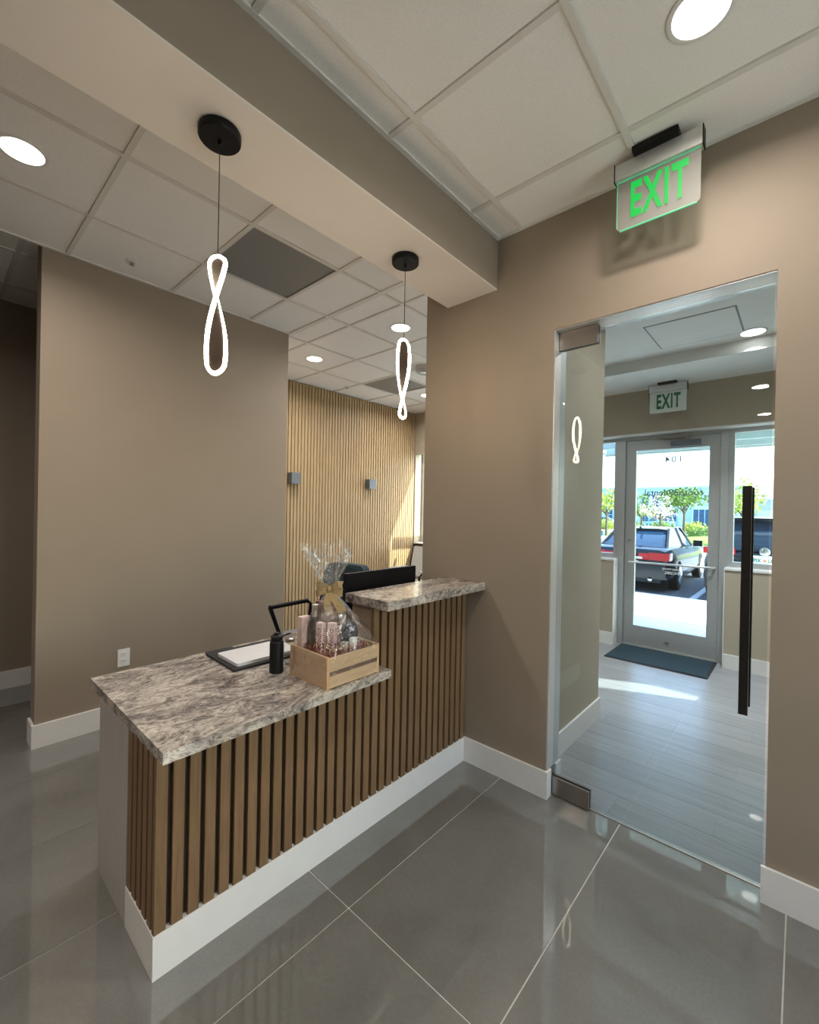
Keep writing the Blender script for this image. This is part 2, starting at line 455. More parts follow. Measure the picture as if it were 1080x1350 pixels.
# right vestibule wall; unseen narrow window added to cast the floor sun patch
wall('wall_vestibule_right', [(0.5, 0.65, 2.35, 4.65, 0, 3.2), (0.5, 0.65, 4.99, SY, 0, 3.2), (0.5, 0.65, 4.65, 4.99, 0, 0.97), (0.5, 0.65, 4.65, 4.99, 2.40, 3.2)], 'paint_beige')
# street wall: piers, breast walls under the windows, band above
wall('wall_street', [(-2.60, 0.65, SY, 5.62, 2.392, 3.2), (-4.64, -2.60, SY, 5.36, 2.392, 3.2), (-4.64, -2.60, 5.36, 5.62, 2.82, 3.2), (-4.90, -4.64, SY, 5.62, 2.392, 3.2),
                     (-4.90, -4.64, SY, 5.62, 0, 2.392), (-2.60, -2.45, SY, 5.62, 0, 2.392), (0.02, 0.65, SY, 5.62, 0, 2.392),
                     (-4.64, -2.60, SY, 5.62, 0, 0.965), (-2.45, -1.60, SY, 5.62, 0, 0.965), (-0.56, 0.02, SY, 5.62, 0, 0.965)], 'paint_beige')
beam = struct(box('ceiling_beam', (-1.68, -1.328, -4.7, EY, 2.774, 3.2), 'paint_taupe'))
box('beam_soffit', (-1.68, -1.328, -4.7, EY, 2.768, 2.774), 'paint_cream', beam)
struct(box('roof_sky_block', (-4.90, 1.95, -4.85, 2.35, 3.2, 3.3), 'paint_white'))  # unseen roof slabs added over the ceilings to block sky light
struct(box('roof_sky_block', (-4.90, 0.65, 2.35, 5.62, 3.2, 3.3), 'paint_white'))

# --- suspended ceilings: bars and tiles are pieces of their own
TILE_ME = {}
def tile_mesh(w, d, mat, key):
    k = (round(w, 3), round(d, 3), mat)
    if k not in TILE_ME:
        bm = bmesh.new(); bx(bm, -w / 2, w / 2, -d / 2, d / 2, 0.0, 0.014)
        bmesh.ops.recalc_face_normals(bm, faces=bm.faces[:])
        me = bpy.data.meshes.new(key); bm.to_mesh(me); bm.free(); me.materials.append(MATS[mat]); TILE_ME[k] = me
    return TILE_ME[k]
def grid_ceiling(name, x0, x1, y0, y1, xo, yo, z, skip=()):
    root = struct(box(name, (x0, x1, y0, y1, z + 0.05, z + 0.07), 'paint_ceiling'))
    P = 0.61; H = 0.012
    xs = [x0] + sorted(x for x in (xo + P * k for k in range(-15, 16)) if x0 + 0.03 < x < x1 - 0.03) + [x1]
    ys = [y0] + sorted(y for y in (yo + P * k for k in range(-15, 16)) if y0 + 0.03 < y < y1 - 0.03) + [y1]
    for x in xs[1:-1]: box('grid_bar', (x - H, x + H, y0, y1, z, z + 0.03), 'grid_white', root)
    for i in range(len(ys)):
        if 0 < i < len(ys) - 1:
            for a, c in zip(xs, xs[1:]):
                box('grid_bar', (a + (H if a != x0 else 0), c - (H if c != x1 else 0), ys[i] - H, ys[i] + H, z + 0.0005, z + 0.03), 'grid_white', root)
    for d in ((x0, x0 + 0.02, y0, y1), (x1 - 0.02, x1, y0, y1), (x0 + 0.02, x1 - 0.02, y0, y0 + 0.02), (x0 + 0.02, x1 - 0.02, y1 - 0.02, y1)):
        box('wall_angle', (*d, z - 0.001, z + 0.02), 'grid_white', root)
    for a, c in zip(xs, xs[1:]):
        for e, f in zip(ys, ys[1:]):
            cx, cy = (a + c) / 2, (e + f) / 2
            if any(abs(cx - s[0]) < 0.2 and abs(cy - s[1]) < 0.2 for s in skip): continue
            me = tile_mesh(c - a - 0.026, f - e - 0.026, 'acoustic_tile', 'ceiling_tile')
            link('ceiling_tile', me, root, (cx, cy, z + 0.008))
    return root
RET = [(-2.59, 1.512), (-3.81, 3.952)]
grid_ceiling('ceiling_reception', -1.328, 1.8, -4.7, EY, -1.175, 1.295, CZ)
grid_ceiling('ceiling_desk', -3.46, -1.68, -4.7, EY, -2.285, 0.597, CZ, RET)
grid_ceiling('ceiling_waiting', -4.75, -1.80, EY, SY, -2.285, 0.597, CZ, RET)
grid_ceiling('ceiling_hall', -4.75, -3.46, -4.7, EY - 0.15, -3.79, 0.40, 3.10)
# plasterboard ceiling of the vestibule with its dropped band along the street wall
cv = struct(boxes('ceiling_vestibule', [(-1.80, 0.5, 2.35, 4.55, 2.965, 3.2), (-1.80, 0.5, 4.55, SY, 2.862, 3.2)], 'paint_ceiling'))
ap = box('access_panel', (-0.945, -0.375, 3.785, 4.35, 2.961, 2.965), 'paint_ceiling', cv, 0.001, 1)
for d in ((-0.957, -0.945, 3.773, 4.362), (-0.375, -0.363, 3.773, 4.362), (-0.945, -0.375, 3.773, 3.785), (-0.945, -0.375, 4.35, 4.362)):
    box('panel_joint', (*d, 2.9635, 2.965), 'sconce_grey', ap)

# --- floors
fl = struct(box('floor', (XL, 1.8, -4.7, EY + 0.08, -0.12, -0.0025), 'grout'))
xs = [XL] + [-0.021 + 0.6095 * k for k in range(-7, 3)] + [1.8]
ys = [-4.7, -3.795, -2.575, -1.355, -0.135, 1.085, EY + 0.08]
FT = {}
for a, c in zip(xs, xs[1:]):
    for e, f in zip(ys, ys[1:]):
        w, d = c - a - 0.0045, f - e - 0.0045
        k = (round(w, 3), round(d, 3))
        if k not in FT:
            bm = bmesh.new(); bx(bm, -w / 2, w / 2, -d / 2, d / 2, -0.01, 0.0)
            bmesh.ops.recalc_face_normals(bm, faces=bm.faces[:])
            me = bpy.data.meshes.new('floor_tile'); bm.to_mesh(me); bm.free(); me.materials.append(MATS['floor_tile']); FT[k] = me
        link('floor_tile', FT[k], fl, ((a + c) / 2, (e + f) / 2, 0))
fv = struct(box('floor_vestibule', (XL, 0.5, EY + 0.08, SY + 0.30, -0.12, -0.0015), 'grout_dark'))
PW, PL = 0.20, 1.20
bm = bmesh.new(); bx(bm, -PL / 2 + 0.0009, PL / 2 - 0.0009, -PW / 2 + 0.0009, PW / 2 - 0.0009, -0.01, 0.0)
bmesh.ops.recalc_face_normals(bm, faces=bm.faces[:])
PLM = bpy.data.meshes.new('floor_plank'); bm.to_mesh(PLM); bm.free(); PLM.materials.append(MATS['plank_tile'])
row = 0; y = EY + 0.08 + PW / 2
while y < SY + 0.25:
    off = (row * 0.41) % PL
    x = 0.5 - PL / 2 + off
    while x > XL - PL / 2:
        a, c = max(x - PL / 2, XL), min(x + PL / 2, 0.5)
        if c - a > 0.05:
            if c - a > PL - 0.001: link('floor_plank', PLM, fv, (x, y, 0))
            else: box('floor_plank', (-(c - a) / 2 + 0.0009, (c - a) / 2 - 0.0009, -PW / 2 + 0.0009, PW / 2 - 0.0009, -0.01, 0), 'plank_tile', fv, loc=((a + c) / 2, y, 0))
        x -= PL
    y += PW; row += 1
struct(box('floor_threshold', (-0.98, -0.085, EY + 0.066, EY + 0.092, -0.002, 0.004), 'steel'))

# --- baseboards
BH, BT = 0.14, 0.014
def bb(name, ds): return struct(boxes(name, ds, 'paint_white', bevel=0.002))
bb('baseboard_entry', [(-1.488, -0.966, EY - BT, EY, 0, BH), (-0.098, 1.8, EY - BT, EY, 0, BH), (-0.98, -0.966, EY, 2.24, 0, BH)])
bb('baseboard_entry_back', [(-1.10, -0.966, 2.35, 2.35 + BT, 0, BH), (-0.98, -0.966, 2.30, 2.35, 0, BH)])
bb('baseboard_vestibule_left', [(-1.10, -1.10 + BT, 2.35 + BT, 3.35 + BT, 0, BH), (-1.25, -1.10, 3.35, 3.35 + BT, 0, BH)])
bb('baseboard_partition', [(-3.46, -3.46 + BT, 0.475 - BT, 2.19, 0, BH), (-3.61, -3.46, 0.475 - BT, 0.475, 0, BH)])
bb('baseboard_left', [(XL, XL + BT, -4.7, 2.05, 0, BH)])
bb('baseboard_street', [(-2.45, -1.60, SY - BT, SY, 0, BH), (-0.56, 0.5, SY - BT, SY, 0, BH), (-2.60, -2.45, SY - BT, SY, 0, BH), (-4.6, -2.60, SY - BT, SY, 0, BH)])
# stools (window boards) on the breast walls and the white reveals beside the street door
struct(box('trim_1', (-2.45, -1.60, SY - 0.012, 5.46, 0.965, 0.985), 'paint_white', bevel=0.003))
struct(box('trim_2', (-0.56, 0.02, SY - 0.012, 5.46, 0.965, 0.985), 'paint_white', bevel=0.003))
struct(box('trim_3', (-4.64, -2.60, SY - 0.012, 5.46, 0.965, 0.985), 'paint_white', bevel=0.003))
struct(box('trim_4', (-1.60, -1.592, SY - 0.006, 5.46, 0.0, 0.985), 'paint_white', bevel=0.001))
struct(box('trim_5', (-0.568, -0.56, SY - 0.006, 5.46, 0.0, 0.985), 'paint_white', bevel=0.001))
struct(box('trim_6', (-2.45, 0.02, SY - 0.008, 5.46, 2.380, 2.392), 'paint_white', bevel=0.002))

# --- slatted timber wall of the waiting room
sw = struct(box('wall_slatted', (XL, XL + 0.07, 2.19, SY, 0, CZ - 0.001), 'slat_backing'))
bm = bmesh.new(); bx(bm, 0, 0.02, -0.0175, 0.0175, 0.0, CZ - 0.002)
bmesh.ops.recalc_face_normals(bm, faces=bm.faces[:])
SLM = bpy.data.meshes.new('slat'); bm.to_mesh(SLM); bm.free(); SLM.materials.append(MATS['slat_oak_daylit'])
y = SY - 0.03
while y > 2.22:
    link('slat', SLM, sw, (XL + 0.07, y, 0)); y -= 0.0475
SXW = XL + 0.09

# --- glazing on the street side
def frame_boxes(x0, x1, z0, z1, w=0.05, y0=5.46, y1=5.54):
    return [(x0, x0 + w, y0, y1, z0, z1), (x1 - w, x1, y0, y1, z0, z1), (x0 + w, x1 - w, y0, y1, z0, z0 + w), (x0 + w, x1 - w, y0, y1, z1 - w, z1)]
def window(name, x0, x1, z0, z1, mull=()):
    r = struct(boxes(name, frame_boxes(x0, x1, z0, z1), 'aluminium', bevel=0.003))
    ed = [x0 + 0.05] + list(mull) + [x1 - 0.05]
    for x in mull: box('mullion', (x - 0.02, x + 0.02, 5.465, 5.535, z0 + 0.05, z1 - 0.05), 'aluminium', r)
    for a, c in zip(ed, ed[1:]): box('pane', (a, c, 5.497, 5.503, z0 + 0.05, z1 - 0.05), 'window_glass', r)
    return r
window('window_1', -2.45, -1.605, 0.985, 2.392)
window('window_2', -0.565, 0.02, 0.985, 2.392)
window('window_3', -4.64, -2.60, 0.985, 2.82)
r = struct(boxes('window_4_added', [(0.55, 0.60, 4.65, 4.69, 0.97, 2.40), (0.55, 0.60, 4.95, 4.99, 0.97, 2.40), (0.55, 0.60, 4.69, 4.95, 0.97, 1.01), (0.55, 0.60, 4.69, 4.95, 2.36, 2.40)], 'aluminium'))  # unseen window added so sun reaches the vestibule floor
box('pane', (0.573, 0.577, 4.69, 4.95, 1.01, 2.36), 'window_glass', r)

# unseen window added for daylight from the right; overhang added to block sun
r = struct(boxes('window_5_added', [(1.84, 1.90, 0.42, 0.47, 0.5, 2.7), (1.84, 1.90, 2.0, 2.05, 0.5, 2.7), (1.84, 1.90, 0.47, 2.0, 0.5, 0.55), (1.84, 1.90, 0.47, 2.0, 2.65, 2.7)], 'aluminium'))
box('pane', (1.868, 1.874, 0.47, 2.0, 0.55, 2.65), 'window_glass', r)
struct(box('added_sun_overhang', (1.95, 4.5, -4.5, 4.4, 2.9, 3.05), 'canopy_panel'))  # unseen overhang, sized to keep direct sun off the added window
# street door
d2 = struct(boxes('door_2', [(-1.605, -1.535, 5.44, 5.56, 0, 2.392), (-0.627, -0.565, 5.44, 5.56, 0, 2.392), (-1.535, -0.627, 5.44, 5.56, 2.345, 2.392), (-1.535, -0.627, 5.44, 5.56, 0, 0.012)], 'aluminium', bevel=0.003))
boxes('door_leaf', [(-1.530, -1.425, 5.468, 5.518, 0.015, 2.34), (-0.727, -0.632, 5.468, 5.518, 0.015, 2.34), (-1.425, -0.727, 5.468, 5.518, 0.015, 0.23), (-1.425, -0.727, 5.468, 5.518, 2.225, 2.34)], 'aluminium', d2, bevel=0.003)
pane = box('pane', (-1.425, -0.727, 5.490, 5.496, 0.23, 2.225), 'window_glass', d2)
pipe('push_bar', [(-1.47, 5.462, 0.955), (-1.47, 5.42, 0.955), (-1.46, 5.41, 0.956), (-0.68, 5.41, 0.962), (-0.665, 5.42, 0.962), (-0.665, 5.462, 0.962)], 0.011, 'aluminium_light', d2)
box('closer_body', (-1.075, -0.80, 5.405, 5.466, 2.235, 2.300), 'sconce_grey', d2, 0.006)
boxes('closer_arm', [(-1.20, -0.90, 5.40, 5.43, 2.335, 2.350), (-0.93, -0.90, 5.40, 5.43, 2.30, 2.335)], 'steel', d2)
turned('lock_cylinder', [(0.014, 0), (0.014, -0.008)], 'steel', d2, (-1.478, 5.468, 1.20), 16, 'Y')
box('threshold_plug', (-1.10, -1.06, 5.455, 5.467, 0.095, 0.105), 'steel', d2)
text_mesh('104', 0.10, 'decal_grey', 'number_decal', d2, True, loc=(-1.055, 5.488, 2.105), space=1.25, offset=0.0005)
text_mesh('tooth39dental', 0.098, 'decal_grey', 'name_decal', d2, True, loc=(-1.06, 5.488, 1.742), space=1.0, offset=0.0008)
text_mesh('emergency', 0.040, 'decal_white', 'notice_decal', d2, True, loc=(-1.06, 5.488, 0.905), offset=0.0008)
text_mesh('9412382', 0.040, 'decal_white', 'notice_decal', d2, True, loc=(-1.05, 5.488, 0.860), offset=0.0008)

# frameless glass door between reception and vestibule
GY = EY + 0.062
d1 = struct(box('door_1', (-0.968, -0.096, GY, GY + 0.012, 0.012, 2.425), 'door_glass', bevel=0.0015))
def patch(z0, z1):
    p = boxes('patch_fitting', [(-0.972, -0.775, GY - 0.014, GY - 0.0005, z0, z1), (-0.972, -0.775, GY + 0.0125, GY + 0.026, z0, z1)], 'steel', d1, bevel=0.002)
    return p
patch(2.352, 2.442); patch(0.006, 0.096)
struct(boxes('trim_7', [(-0.98, -0.974, EY + 0.004, 2.348, 0.142, 2.45), (-0.974, -0.085, EY + 0.004, 2.348, 2.4445, 2.45)], 'aluminium_light'))
for s in (-1, 1):
    yy = GY + 0.006 + s * 0.055
    h_ = box('pull_handle', (-0.180, -0.150, yy - 0.012, yy + 0.012, 0.70, 1.615), 'bronze_metal', d1, 0.003)
    for z in (0.86, 1.45):
        turned('handle_post', [(0.010, 0), (0.010, 0.043 - 0.006)], 'bronze_metal', h_, (-0.165, GY + 0.012 if s > 0 else GY - 0.037, z), 16, 'Y')

# ------------------------------------------------------------------ recessed downlights
def downlight(loc, label, power, col=DOWN_COL, r=0.078, spread=165, group='recessed downlights'):
    t = thing('downlight', label, 'light', loc, 0, group)
    bm = bmesh.new()
    lathe(bm, [(r + 0.016, -0.001), (r + 0.016, -0.004), (r + 0.010, -0.006), (r, -0.004), (r, -0.001)], 40)
    to_obj('trim_ring', bm, 'paint_white', t, smooth=True)
    turned('lens', [(r, -0.0045), (r * 0.7, -0.006), (0.001, -0.0062)], 'led_white', t, seg=40)
    L = bpy.data.lights.new('downlight_beam', 'AREA'); L.shape = 'DISK'; L.size = 2 * r; L.energy = power; L.color = col; L.spread = math.radians(spread)
    lo = bpy.data.objects.new('downlight_beam', L); COL.objects.link(lo); lo.parent = t; lo.location = (0, 0, -0.012)
    return t
downlight((-0.26, 1.602, CZ + 0.008), 'round recessed downlight in the ceiling above and in front of the lit exit sign', DOWN_W)
downlight((-2.61, 0.285, CZ + 0.008), 'round recessed downlight over the desk, left of the ceiling beam', DOWN_W)
downlight((-3.82, 2.73, CZ + 0.008), 'round recessed downlight over the waiting room, closest to the partition edge', DOWN_W * 1.25, DOWN_DAY)
downlight((-2.59, 2.73, CZ + 0.008), 'round recessed downlight seen behind the cord of the farther pendant', DOWN_W * 1.25, DOWN_DAY)
downlight((-3.81, 4.56, CZ + 0.008), 'round recessed downlight near the street corner of the slatted wall', DOWN_W * 1.25, DOWN_DAY)
downlight((-0.315, 4.41, 2.965), 'round recessed downlight in the vestibule ceiling beside the access panel', DOWN_W * 1.5, DOWN_DAY, spread=95)
downlight((-0.30, 3.2, 2.965), 'unseen recessed downlight added just inside the vestibule above the glass door', DOWN_W * 0.8, DOWN_DAY)  # hidden lamp added to brighten the vestibule
downlight((-0.395, -2.14, CZ + 0.008), 'recessed downlight behind the viewer, the upper of two mirrored in the glass door', DOWN_W)
downlight((-0.45, -3.95, CZ + 0.008), 'recessed downlight at the far rear, the lower of two mirrored in the glass door', DOWN_W)
downlight((-2.61, -1.54, CZ + 0.008), 'unseen recessed downlight added over the desk aisle, behind the viewer', DOWN_W)  # out-of-view lamp added to give the desk side more light
downlight((1.20, -0.93, CZ + 0.008), 'unseen recessed downlight added by the right wall, beside the viewer', DOWN_W)  # out-of-view lamp added to light the front room

# ------------------------------------------------------------------ return-air panels, sprinklers, dome
for (x, y), lb in zip(RET, ('dark grey perforated return air panel behind the nearer pendant', 'dark grey perforated return air panel in the waiting room ceiling')):
    t = thing('return_air_panel', lb, 'vent', (x, y, CZ), 0, 'return air panels')
    box('panel', (-0.287, 0.287, -0.287, 0.287, 0.008, 0.022), 'perforated_grey', t, 0.002, 1)
    boxes('frame', [(-0.2925, -0.2875, -0.2925, 0.2925, 0.002, 0.02), (0.2875, 0.2925, -0.2925, 0.2925, 0.002, 0.02), (-0.2875, 0.2875, -0.2925, -0.2875, 0.002, 0.02), (-0.2875, 0.2875, 0.2875, 0.2925, 0.002, 0.02)], 'aluminium', t)
def sprinkler(loc, lb):
    t = thing('sprinkler', lb, 'sprinkler', loc, 0, 'ceiling sprinklers')
    turned('escutcheon', [(0.036, 0.0), (0.034, -0.006), (0.018, -0.012), (0.016, -0.010)], 'paint_white', t)
    turned('head', [(0.010, -0.010), (0.008, -0.022), (0.014, -0.024), (0.014, -0.026)], 'steel', t, seg=16)
sprinkler((-3.232, 0.889, CZ + 0.008), 'small white ceiling sprinkler above the partition wall with the outlet')
sprinkler((-4.35, 3.62, CZ + 0.008), 'small ceiling sprinkler close to the top of the slatted wall')
t = thing('ceiling_speaker', 'round grey ribbed ceiling fitting half hidden by the wall edge', 'ceiling fitting', (-3.10, 3.66, CZ + 0.008))
turned('body', [(0.10, 0), (0.10, -0.03), (0.085, -0.05), (0.05, -0.06)], 'aluminium_light', t)
for k in range(3):
    bm = bmesh.new(); tube(bm, [((0.06 + 0.02 * k) * math.cos(a), (0.06 + 0.02 * k) * math.sin(a), -0.064 + 0.009 * k) for a in [2 * PI * i / 32 for i in range(32)]], 0.005, 6, True)
    to_obj('ring', bm, 'aluminium', t, smooth=True)

# ------------------------------------------------------------------ pendants
def pendant(loc, view_dir, z_top, z_bot, z_cross, twist, label):
    t = thing('pendant_lamp', label, 'lamp', loc, 0, 'twisted ribbon pendants')
    z0 = loc[2]
    turned('canopy', [(0.066, 0), (0.068, -0.004), (0.068, -0.026), (0.065, -0.030)], 'black_metal', t, seg=48)
    turned('cord_grip', [(0.006, -0.030), (0.006, -0.046), (0.002, -0.048)], 'black_metal', t, seg=12)
    pipe('cord', [(0, 0, -0.03), (0.001, 0.0, (z_top - z0) * 0.5), (0, 0, z_top - z0 + 0.002)], 0.0017, 'black_plastic', t, 6)
    th0 = math.atan2(view_dir[1], view_dir[0])
    Rm = 0.030; N_ = 48; H_ = z_top - z_bot
    def at(u2, side):
        z = z_top - H_ * u2
        e = min(u2, 1 - u2) * H_
        rr = Rm * math.sqrt(max(0, 1 - (1 - min(1, e / 0.032)) ** 2))
        th = th0 + twist * (z - z_cross)
        return Vector((math.cos(th) * rr * side, math.sin(th) * rr * side, z - z0)), Vector((-math.sin(th), math.cos(th), 0))
    us = [0.5 - 0.5 * math.cos(PI * k / N_) for k in range(N_ + 1)]
    bm = bmesh.new(); rows = []
    for u in us[1:-1]:
        a, nn = at(u, 1); c, _ = at(u, -1)
        rows.append([bm.verts.new(p + nn * q * 0.0022) for q in (1, -1) for p in (a, (a + c) / 2, c)])
    for A_, B_ in zip(rows, rows[1:]):
        for k, l in ((0, 1), (1, 2), (2, 5), (5, 4), (4, 3), (3, 0)):
            bm.faces.new((A_[k], A_[l], B_[l], B_[k]))
    for A_ in (rows[0], rows[-1]): bm.faces.new([A_[q] for q in (0, 1, 2, 5, 4, 3)])
    to_obj('ribbon', bm, 'bronze_ribbon', t, smooth=True)
    loop = [at(u, 1)[0] for u in us] + [at(u, -1)[0] for u in us[-2:0:-1]]
    bm = bmesh.new(); tube(bm, loop, 0.0068, 8, True)
    to_obj('light_strip', bm, 'led_pendant', t, smooth='all')
    return t
simple('bronze_ribbon', (0.022, 0.014, 0.011), 0.6, 0.1, 40, spec=0.2)
pendant((-1.498, 0.667, 2.768), (-1.498, 0.667), 2.343, 1.946, 2.205, PI / 0.36, 'nearer twisted ribbon LED pendant hanging from the beam, left of the other')
pendant((-1.520, 1.628, 2.768), (-1.52, 1.628), 2.357, 1.960, 2.055, PI / 0.40, 'farther twisted ribbon LED pendant hanging from the beam, close to the taupe wall')

# ------------------------------------------------------------------ exit signs
def exit_sign(loc, label, lit, w=0.325):
    t = thing('exit_sign', label, 'sign', loc)
    box('canopy', (-0.085, 0.085, -0.06, 0.0, -0.022, 0.0), 'black_plastic', t, 0.008)
    hs = box('housing', (-w / 2, w / 2, -0.022, 0.022, -0.092, -0.022), 'aluminium_light', t, 0.002)
    box('end_cap', (-w / 2 - 0.004, -w / 2, -0.024, 0.024, -0.096, -0.018), 'black_plastic', t)
    box('end_cap', (w / 2, w / 2 + 0.004, -0.024, 0.024, -0.096, -0.018), 'black_plastic', t)
    # clear panel with rounded lower corners
    hw, zt, zb, rr = w / 2 - 0.006, -0.092, -0.305, 0.014
    poly = [(-hw, zt), (hw, zt)]
    for k in range(7):
        a = -PI / 2 * k / 6
        poly.append((hw - rr + rr * math.cos(a), zb + rr + rr * math.sin(a)))
    for k in range(7):
        a = -PI / 2 - PI / 2 * k / 6
        poly.append((-hw + rr + rr * math.cos(a), zb + rr + rr * math.sin(a)))
    bm = bmesh.new(); prism(bm, poly, -0.004, 0.004)
    bmesh.ops.rotate(bm, verts=bm.verts[:], matrix=Matrix.Rotation(PI / 2, 3, 'X'))
    to_obj('panel', bm, 'sign_acrylic' if lit else 'sign_white', t)
    mt_ = 'exit_green' if lit else 'sign_green_plain'
    text_mesh('EXIT', 0.205, mt_, 'lettering', t, False, 0.0004, 0.47, 0.0062, (0.004, -0.0050, -0.198), space=1.14)
    if lit:
        box('lit_edge', (-hw + 0.012, hw - 0.012, -0.004, 0.004, zb - 0.0035, zb - 0.0002), 'exit_edge', t)
        boxes('lit_edge', [(-hw - 0.002, -hw - 0.0002, -0.004, 0.004, zb + rr, zt), (-hw, hw, -0.0065, -0.0045, zt - 0.004, zt - 0.001)], 'exit_edge', t)
    return t
exit_sign((-0.478, 2.055, CZ - 0.0), 'edge-lit green exit sign glowing under the ceiling above the glass door', True)
exit_sign((-1.052, 5.13, 2.862), 'white exit sign with green letters over the street door', False, 0.345)

# ------------------------------------------------------------------ wall outlet and sconces
t = thing('wall_outlet', 'white double power outlet low on the taupe partition wall', 'outlet', (-3.46, 0.943, 0.385))
box('plate', (0, 0.006, -0.036, 0.036, 0.0, 0.118), 'outlet_white', t, 0.002)
for z in (0.036, 0.082):
    s_ = box('socket', (0.006, 0.009, -0.017, 0.017, z - 0.015, z + 0.015), 'outlet_white', t, 0.001, 1)
    boxes('slot', [(0.009, 0.0094, -0.009, -0.006, z - 0.002, z + 0.009), (0.009, 0.0094, 0.006, 0.009, z - 0.002, z + 0.008), (0.009, 0.0094, -0.002, 0.002, z - 0.010, z - 0.006)], 'outlet_slot', s_)
for y, lb in ((3.03, 'square grey wall light on the slatted wall, beside the partition edge'), (4.30, 'square grey wall light in the middle of the slatted wall')):
    t = thing('wall_light', lb, 'wall light', (SXW, y, 1.79), 0, 'slatted wall lights')
    box('back_plate', (0, 0.012, -0.05, 0.05, 0.01, 0.12), 'black_metal', t)
    box('shade', (0.012, 0.095, -0.062, 0.062, 0.0, 0.135), 'sconce_grey', t, 0.003)

# ------------------------------------------------------------------ reception counter
cn = thing('reception_counter', 'two-height reception counter clad in brown vertical wood slats on a white base', 'counter', (0, 0, 0))
box('core', (-1.64, -1.510, 0.52, EY, 0.0, 0.735), 'slat_backing', cn)
box('raised_core', (-1.640, -1.510, 1.445, EY, 0.735, 1.038), 'slat_backing', cn)
box('end_core', (-2.12, -1.64, 0.52, 0.60, 0.0, 0.735), 'slat_backing', cn)
box('end_panel', (-2.13, -1.765, 0.500, 0.52, 0.0, 0.735), 'whitewood', cn, 0.001, 1)
box('raised_end_panel', (-1.650, -1.515, 1.432, 1.445, 0.770, 1.038), 'panel_tan', cn, 0.001, 1)
box('back_panel', (-1.660, -1.640, 0.60, EY, 0.0, 0.735), 'whitewood', cn)
boxes('plinth', [(-1.510, -1.488, 0.498, EY - 0.001, 0.0, BH), (-1.765, -1.510, 0.498, 0.52, 0.0, BH)], 'paint_white', cn, bevel=0.0015)
def slat_mesh(h_):
    bm = bmesh.new(); bx(bm, 0, 0.019, -0.018, 0.018, 0, h_)
    bmesh.ops.bevel(bm, geom=[e for e in bm.edges if abs(e.verts[0].co.z - e.verts[1].co.z) > 0.1 and e.verts[0].co.x > 0.01], offset=0.0015, segments=1, affect='EDGES')
    bmesh.ops.recalc_face_normals(bm, faces=bm.faces[:])
    me = bpy.data.meshes.new('slat'); bm.to_mesh(me); bm.free(); me.materials.append(MATS['slat_oak']); return me
SLO, SHI = slat_mesh(0.735 - BH), slat_mesh(1.038 - BH)
y = 0.5185
while y < EY - 0.02:
    link('slat', SHI if y - 0.018 > 1.4285 else SLO, cn, (-1.510, y, BH)); y += 0.0516
for k in range(5):
    link('slat', SLO, cn, (-1.541 - 0.0508 * k, 0.520, BH), (0, 0, -PI / 2))
# granite tops
def slab(name, poly, z0, z1, label):
    bm = bmesh.new(); prism(bm, poly, z0, z1)
    o = to_obj(name, bm, 'granite', bevel=0.005, seg=2)
    return tag(o, label, 'countertop', 'granite countertops')
slab('granite_top', [(-2.19, 0.478), (-1.372, 0.478), (-1.372, 1.428), (-1.655, 1.428), (-1.655, EY - 0.001), (-2.19, EY - 0.001)], 0.735, 0.770, 'lower speckled granite countertop carrying the crate and laptop')
slab('granite_top', [(-1.660, 1.395), (-1.369, 1.395), (-1.369, EY - 0.0005), (-1.660, EY - 0.0005)], 1.038, 1.080, 'raised speckled granite ledge meeting the taupe wall')

# ------------------------------------------------------------------ things on the counter
TZ = 0.770
t = thing('laptop_sleeve', 'black fabric sleeve lying under the silver laptop', 'sleeve', (-1.985, 1.10, TZ), -0.03)
box('body', (-0.150, 0.155, -0.175, 0.185, 0.0, 0.011), 'rubber', t, 0.004)
box('flap', (-0.185, -0.150, -0.165, -0.03, 0.0, 0.006), 'rubber', t, 0.002)
lp = thing('laptop', 'closed silver laptop lying on its black sleeve', 'laptop', (-1.957, 1.105, TZ + 0.011), -0.02)
def rrect(hx, hy, r, n_=5):
    pts = []
    for cx, cy, a0 in ((hx - r, hy - r, 0), (-hx + r, hy - r, PI / 2), (-hx + r, -hy + r, PI), (hx - r, -hy + r, 1.5 * PI)):
        for k in range(n_ + 1):
            a = a0 + PI / 2 * k / n_; pts.append((cx + r * math.cos(a), cy + r * math.sin(a)))
    return pts
bm = bmesh.new(); prism(bm, rrect(0.102, 0.158, 0.012), 0.0, 0.0085); to_obj('base', bm, 'silver_shell', lp)
bm = bmesh.new(); prism(bm, rrect(0.102, 0.158, 0.012), 0.0095, 0.0145); to_obj('lid', bm, 'silver_shell', lp, bevel=0.0009)
# fruit-shaped mark on the lid
pts = []
for k in range(40):
    a = 2 * PI * k / 40
    r_ = 0.0135 * (1 + 0.06 * math.cos(2 * a))
    px, py = r_ * math.cos(a), 1.05 * r_ * math.sin(a)
    if a < 0.55 or a > 2 * PI - 0.55: px -= 0.006 * (1 - (min(a, 2 * PI - a) / 0.55) ** 2)
    if abs(a - PI / 2) < 0.3: py -= 0.0025 * (1 - (abs(a - PI / 2) / 0.3))
    pts.append((-py - 0.0, px))
bm = bmesh.new(); prism(bm, pts, 0.0146, 0.0149)
prism(bm, [(-0.0165, 0.0), (-0.0205, 0.0015), (-0.0235, 0.0055), (-0.0195, 0.0045)], 0.0146, 0.0149)
to_obj('lid_mark', bm, 'logo_shell', lp)
bt = thing('drinking_bottle', 'black insulated bottle with a strap loop beside the crate', 'bottle', (-1.712, 1.052, TZ))
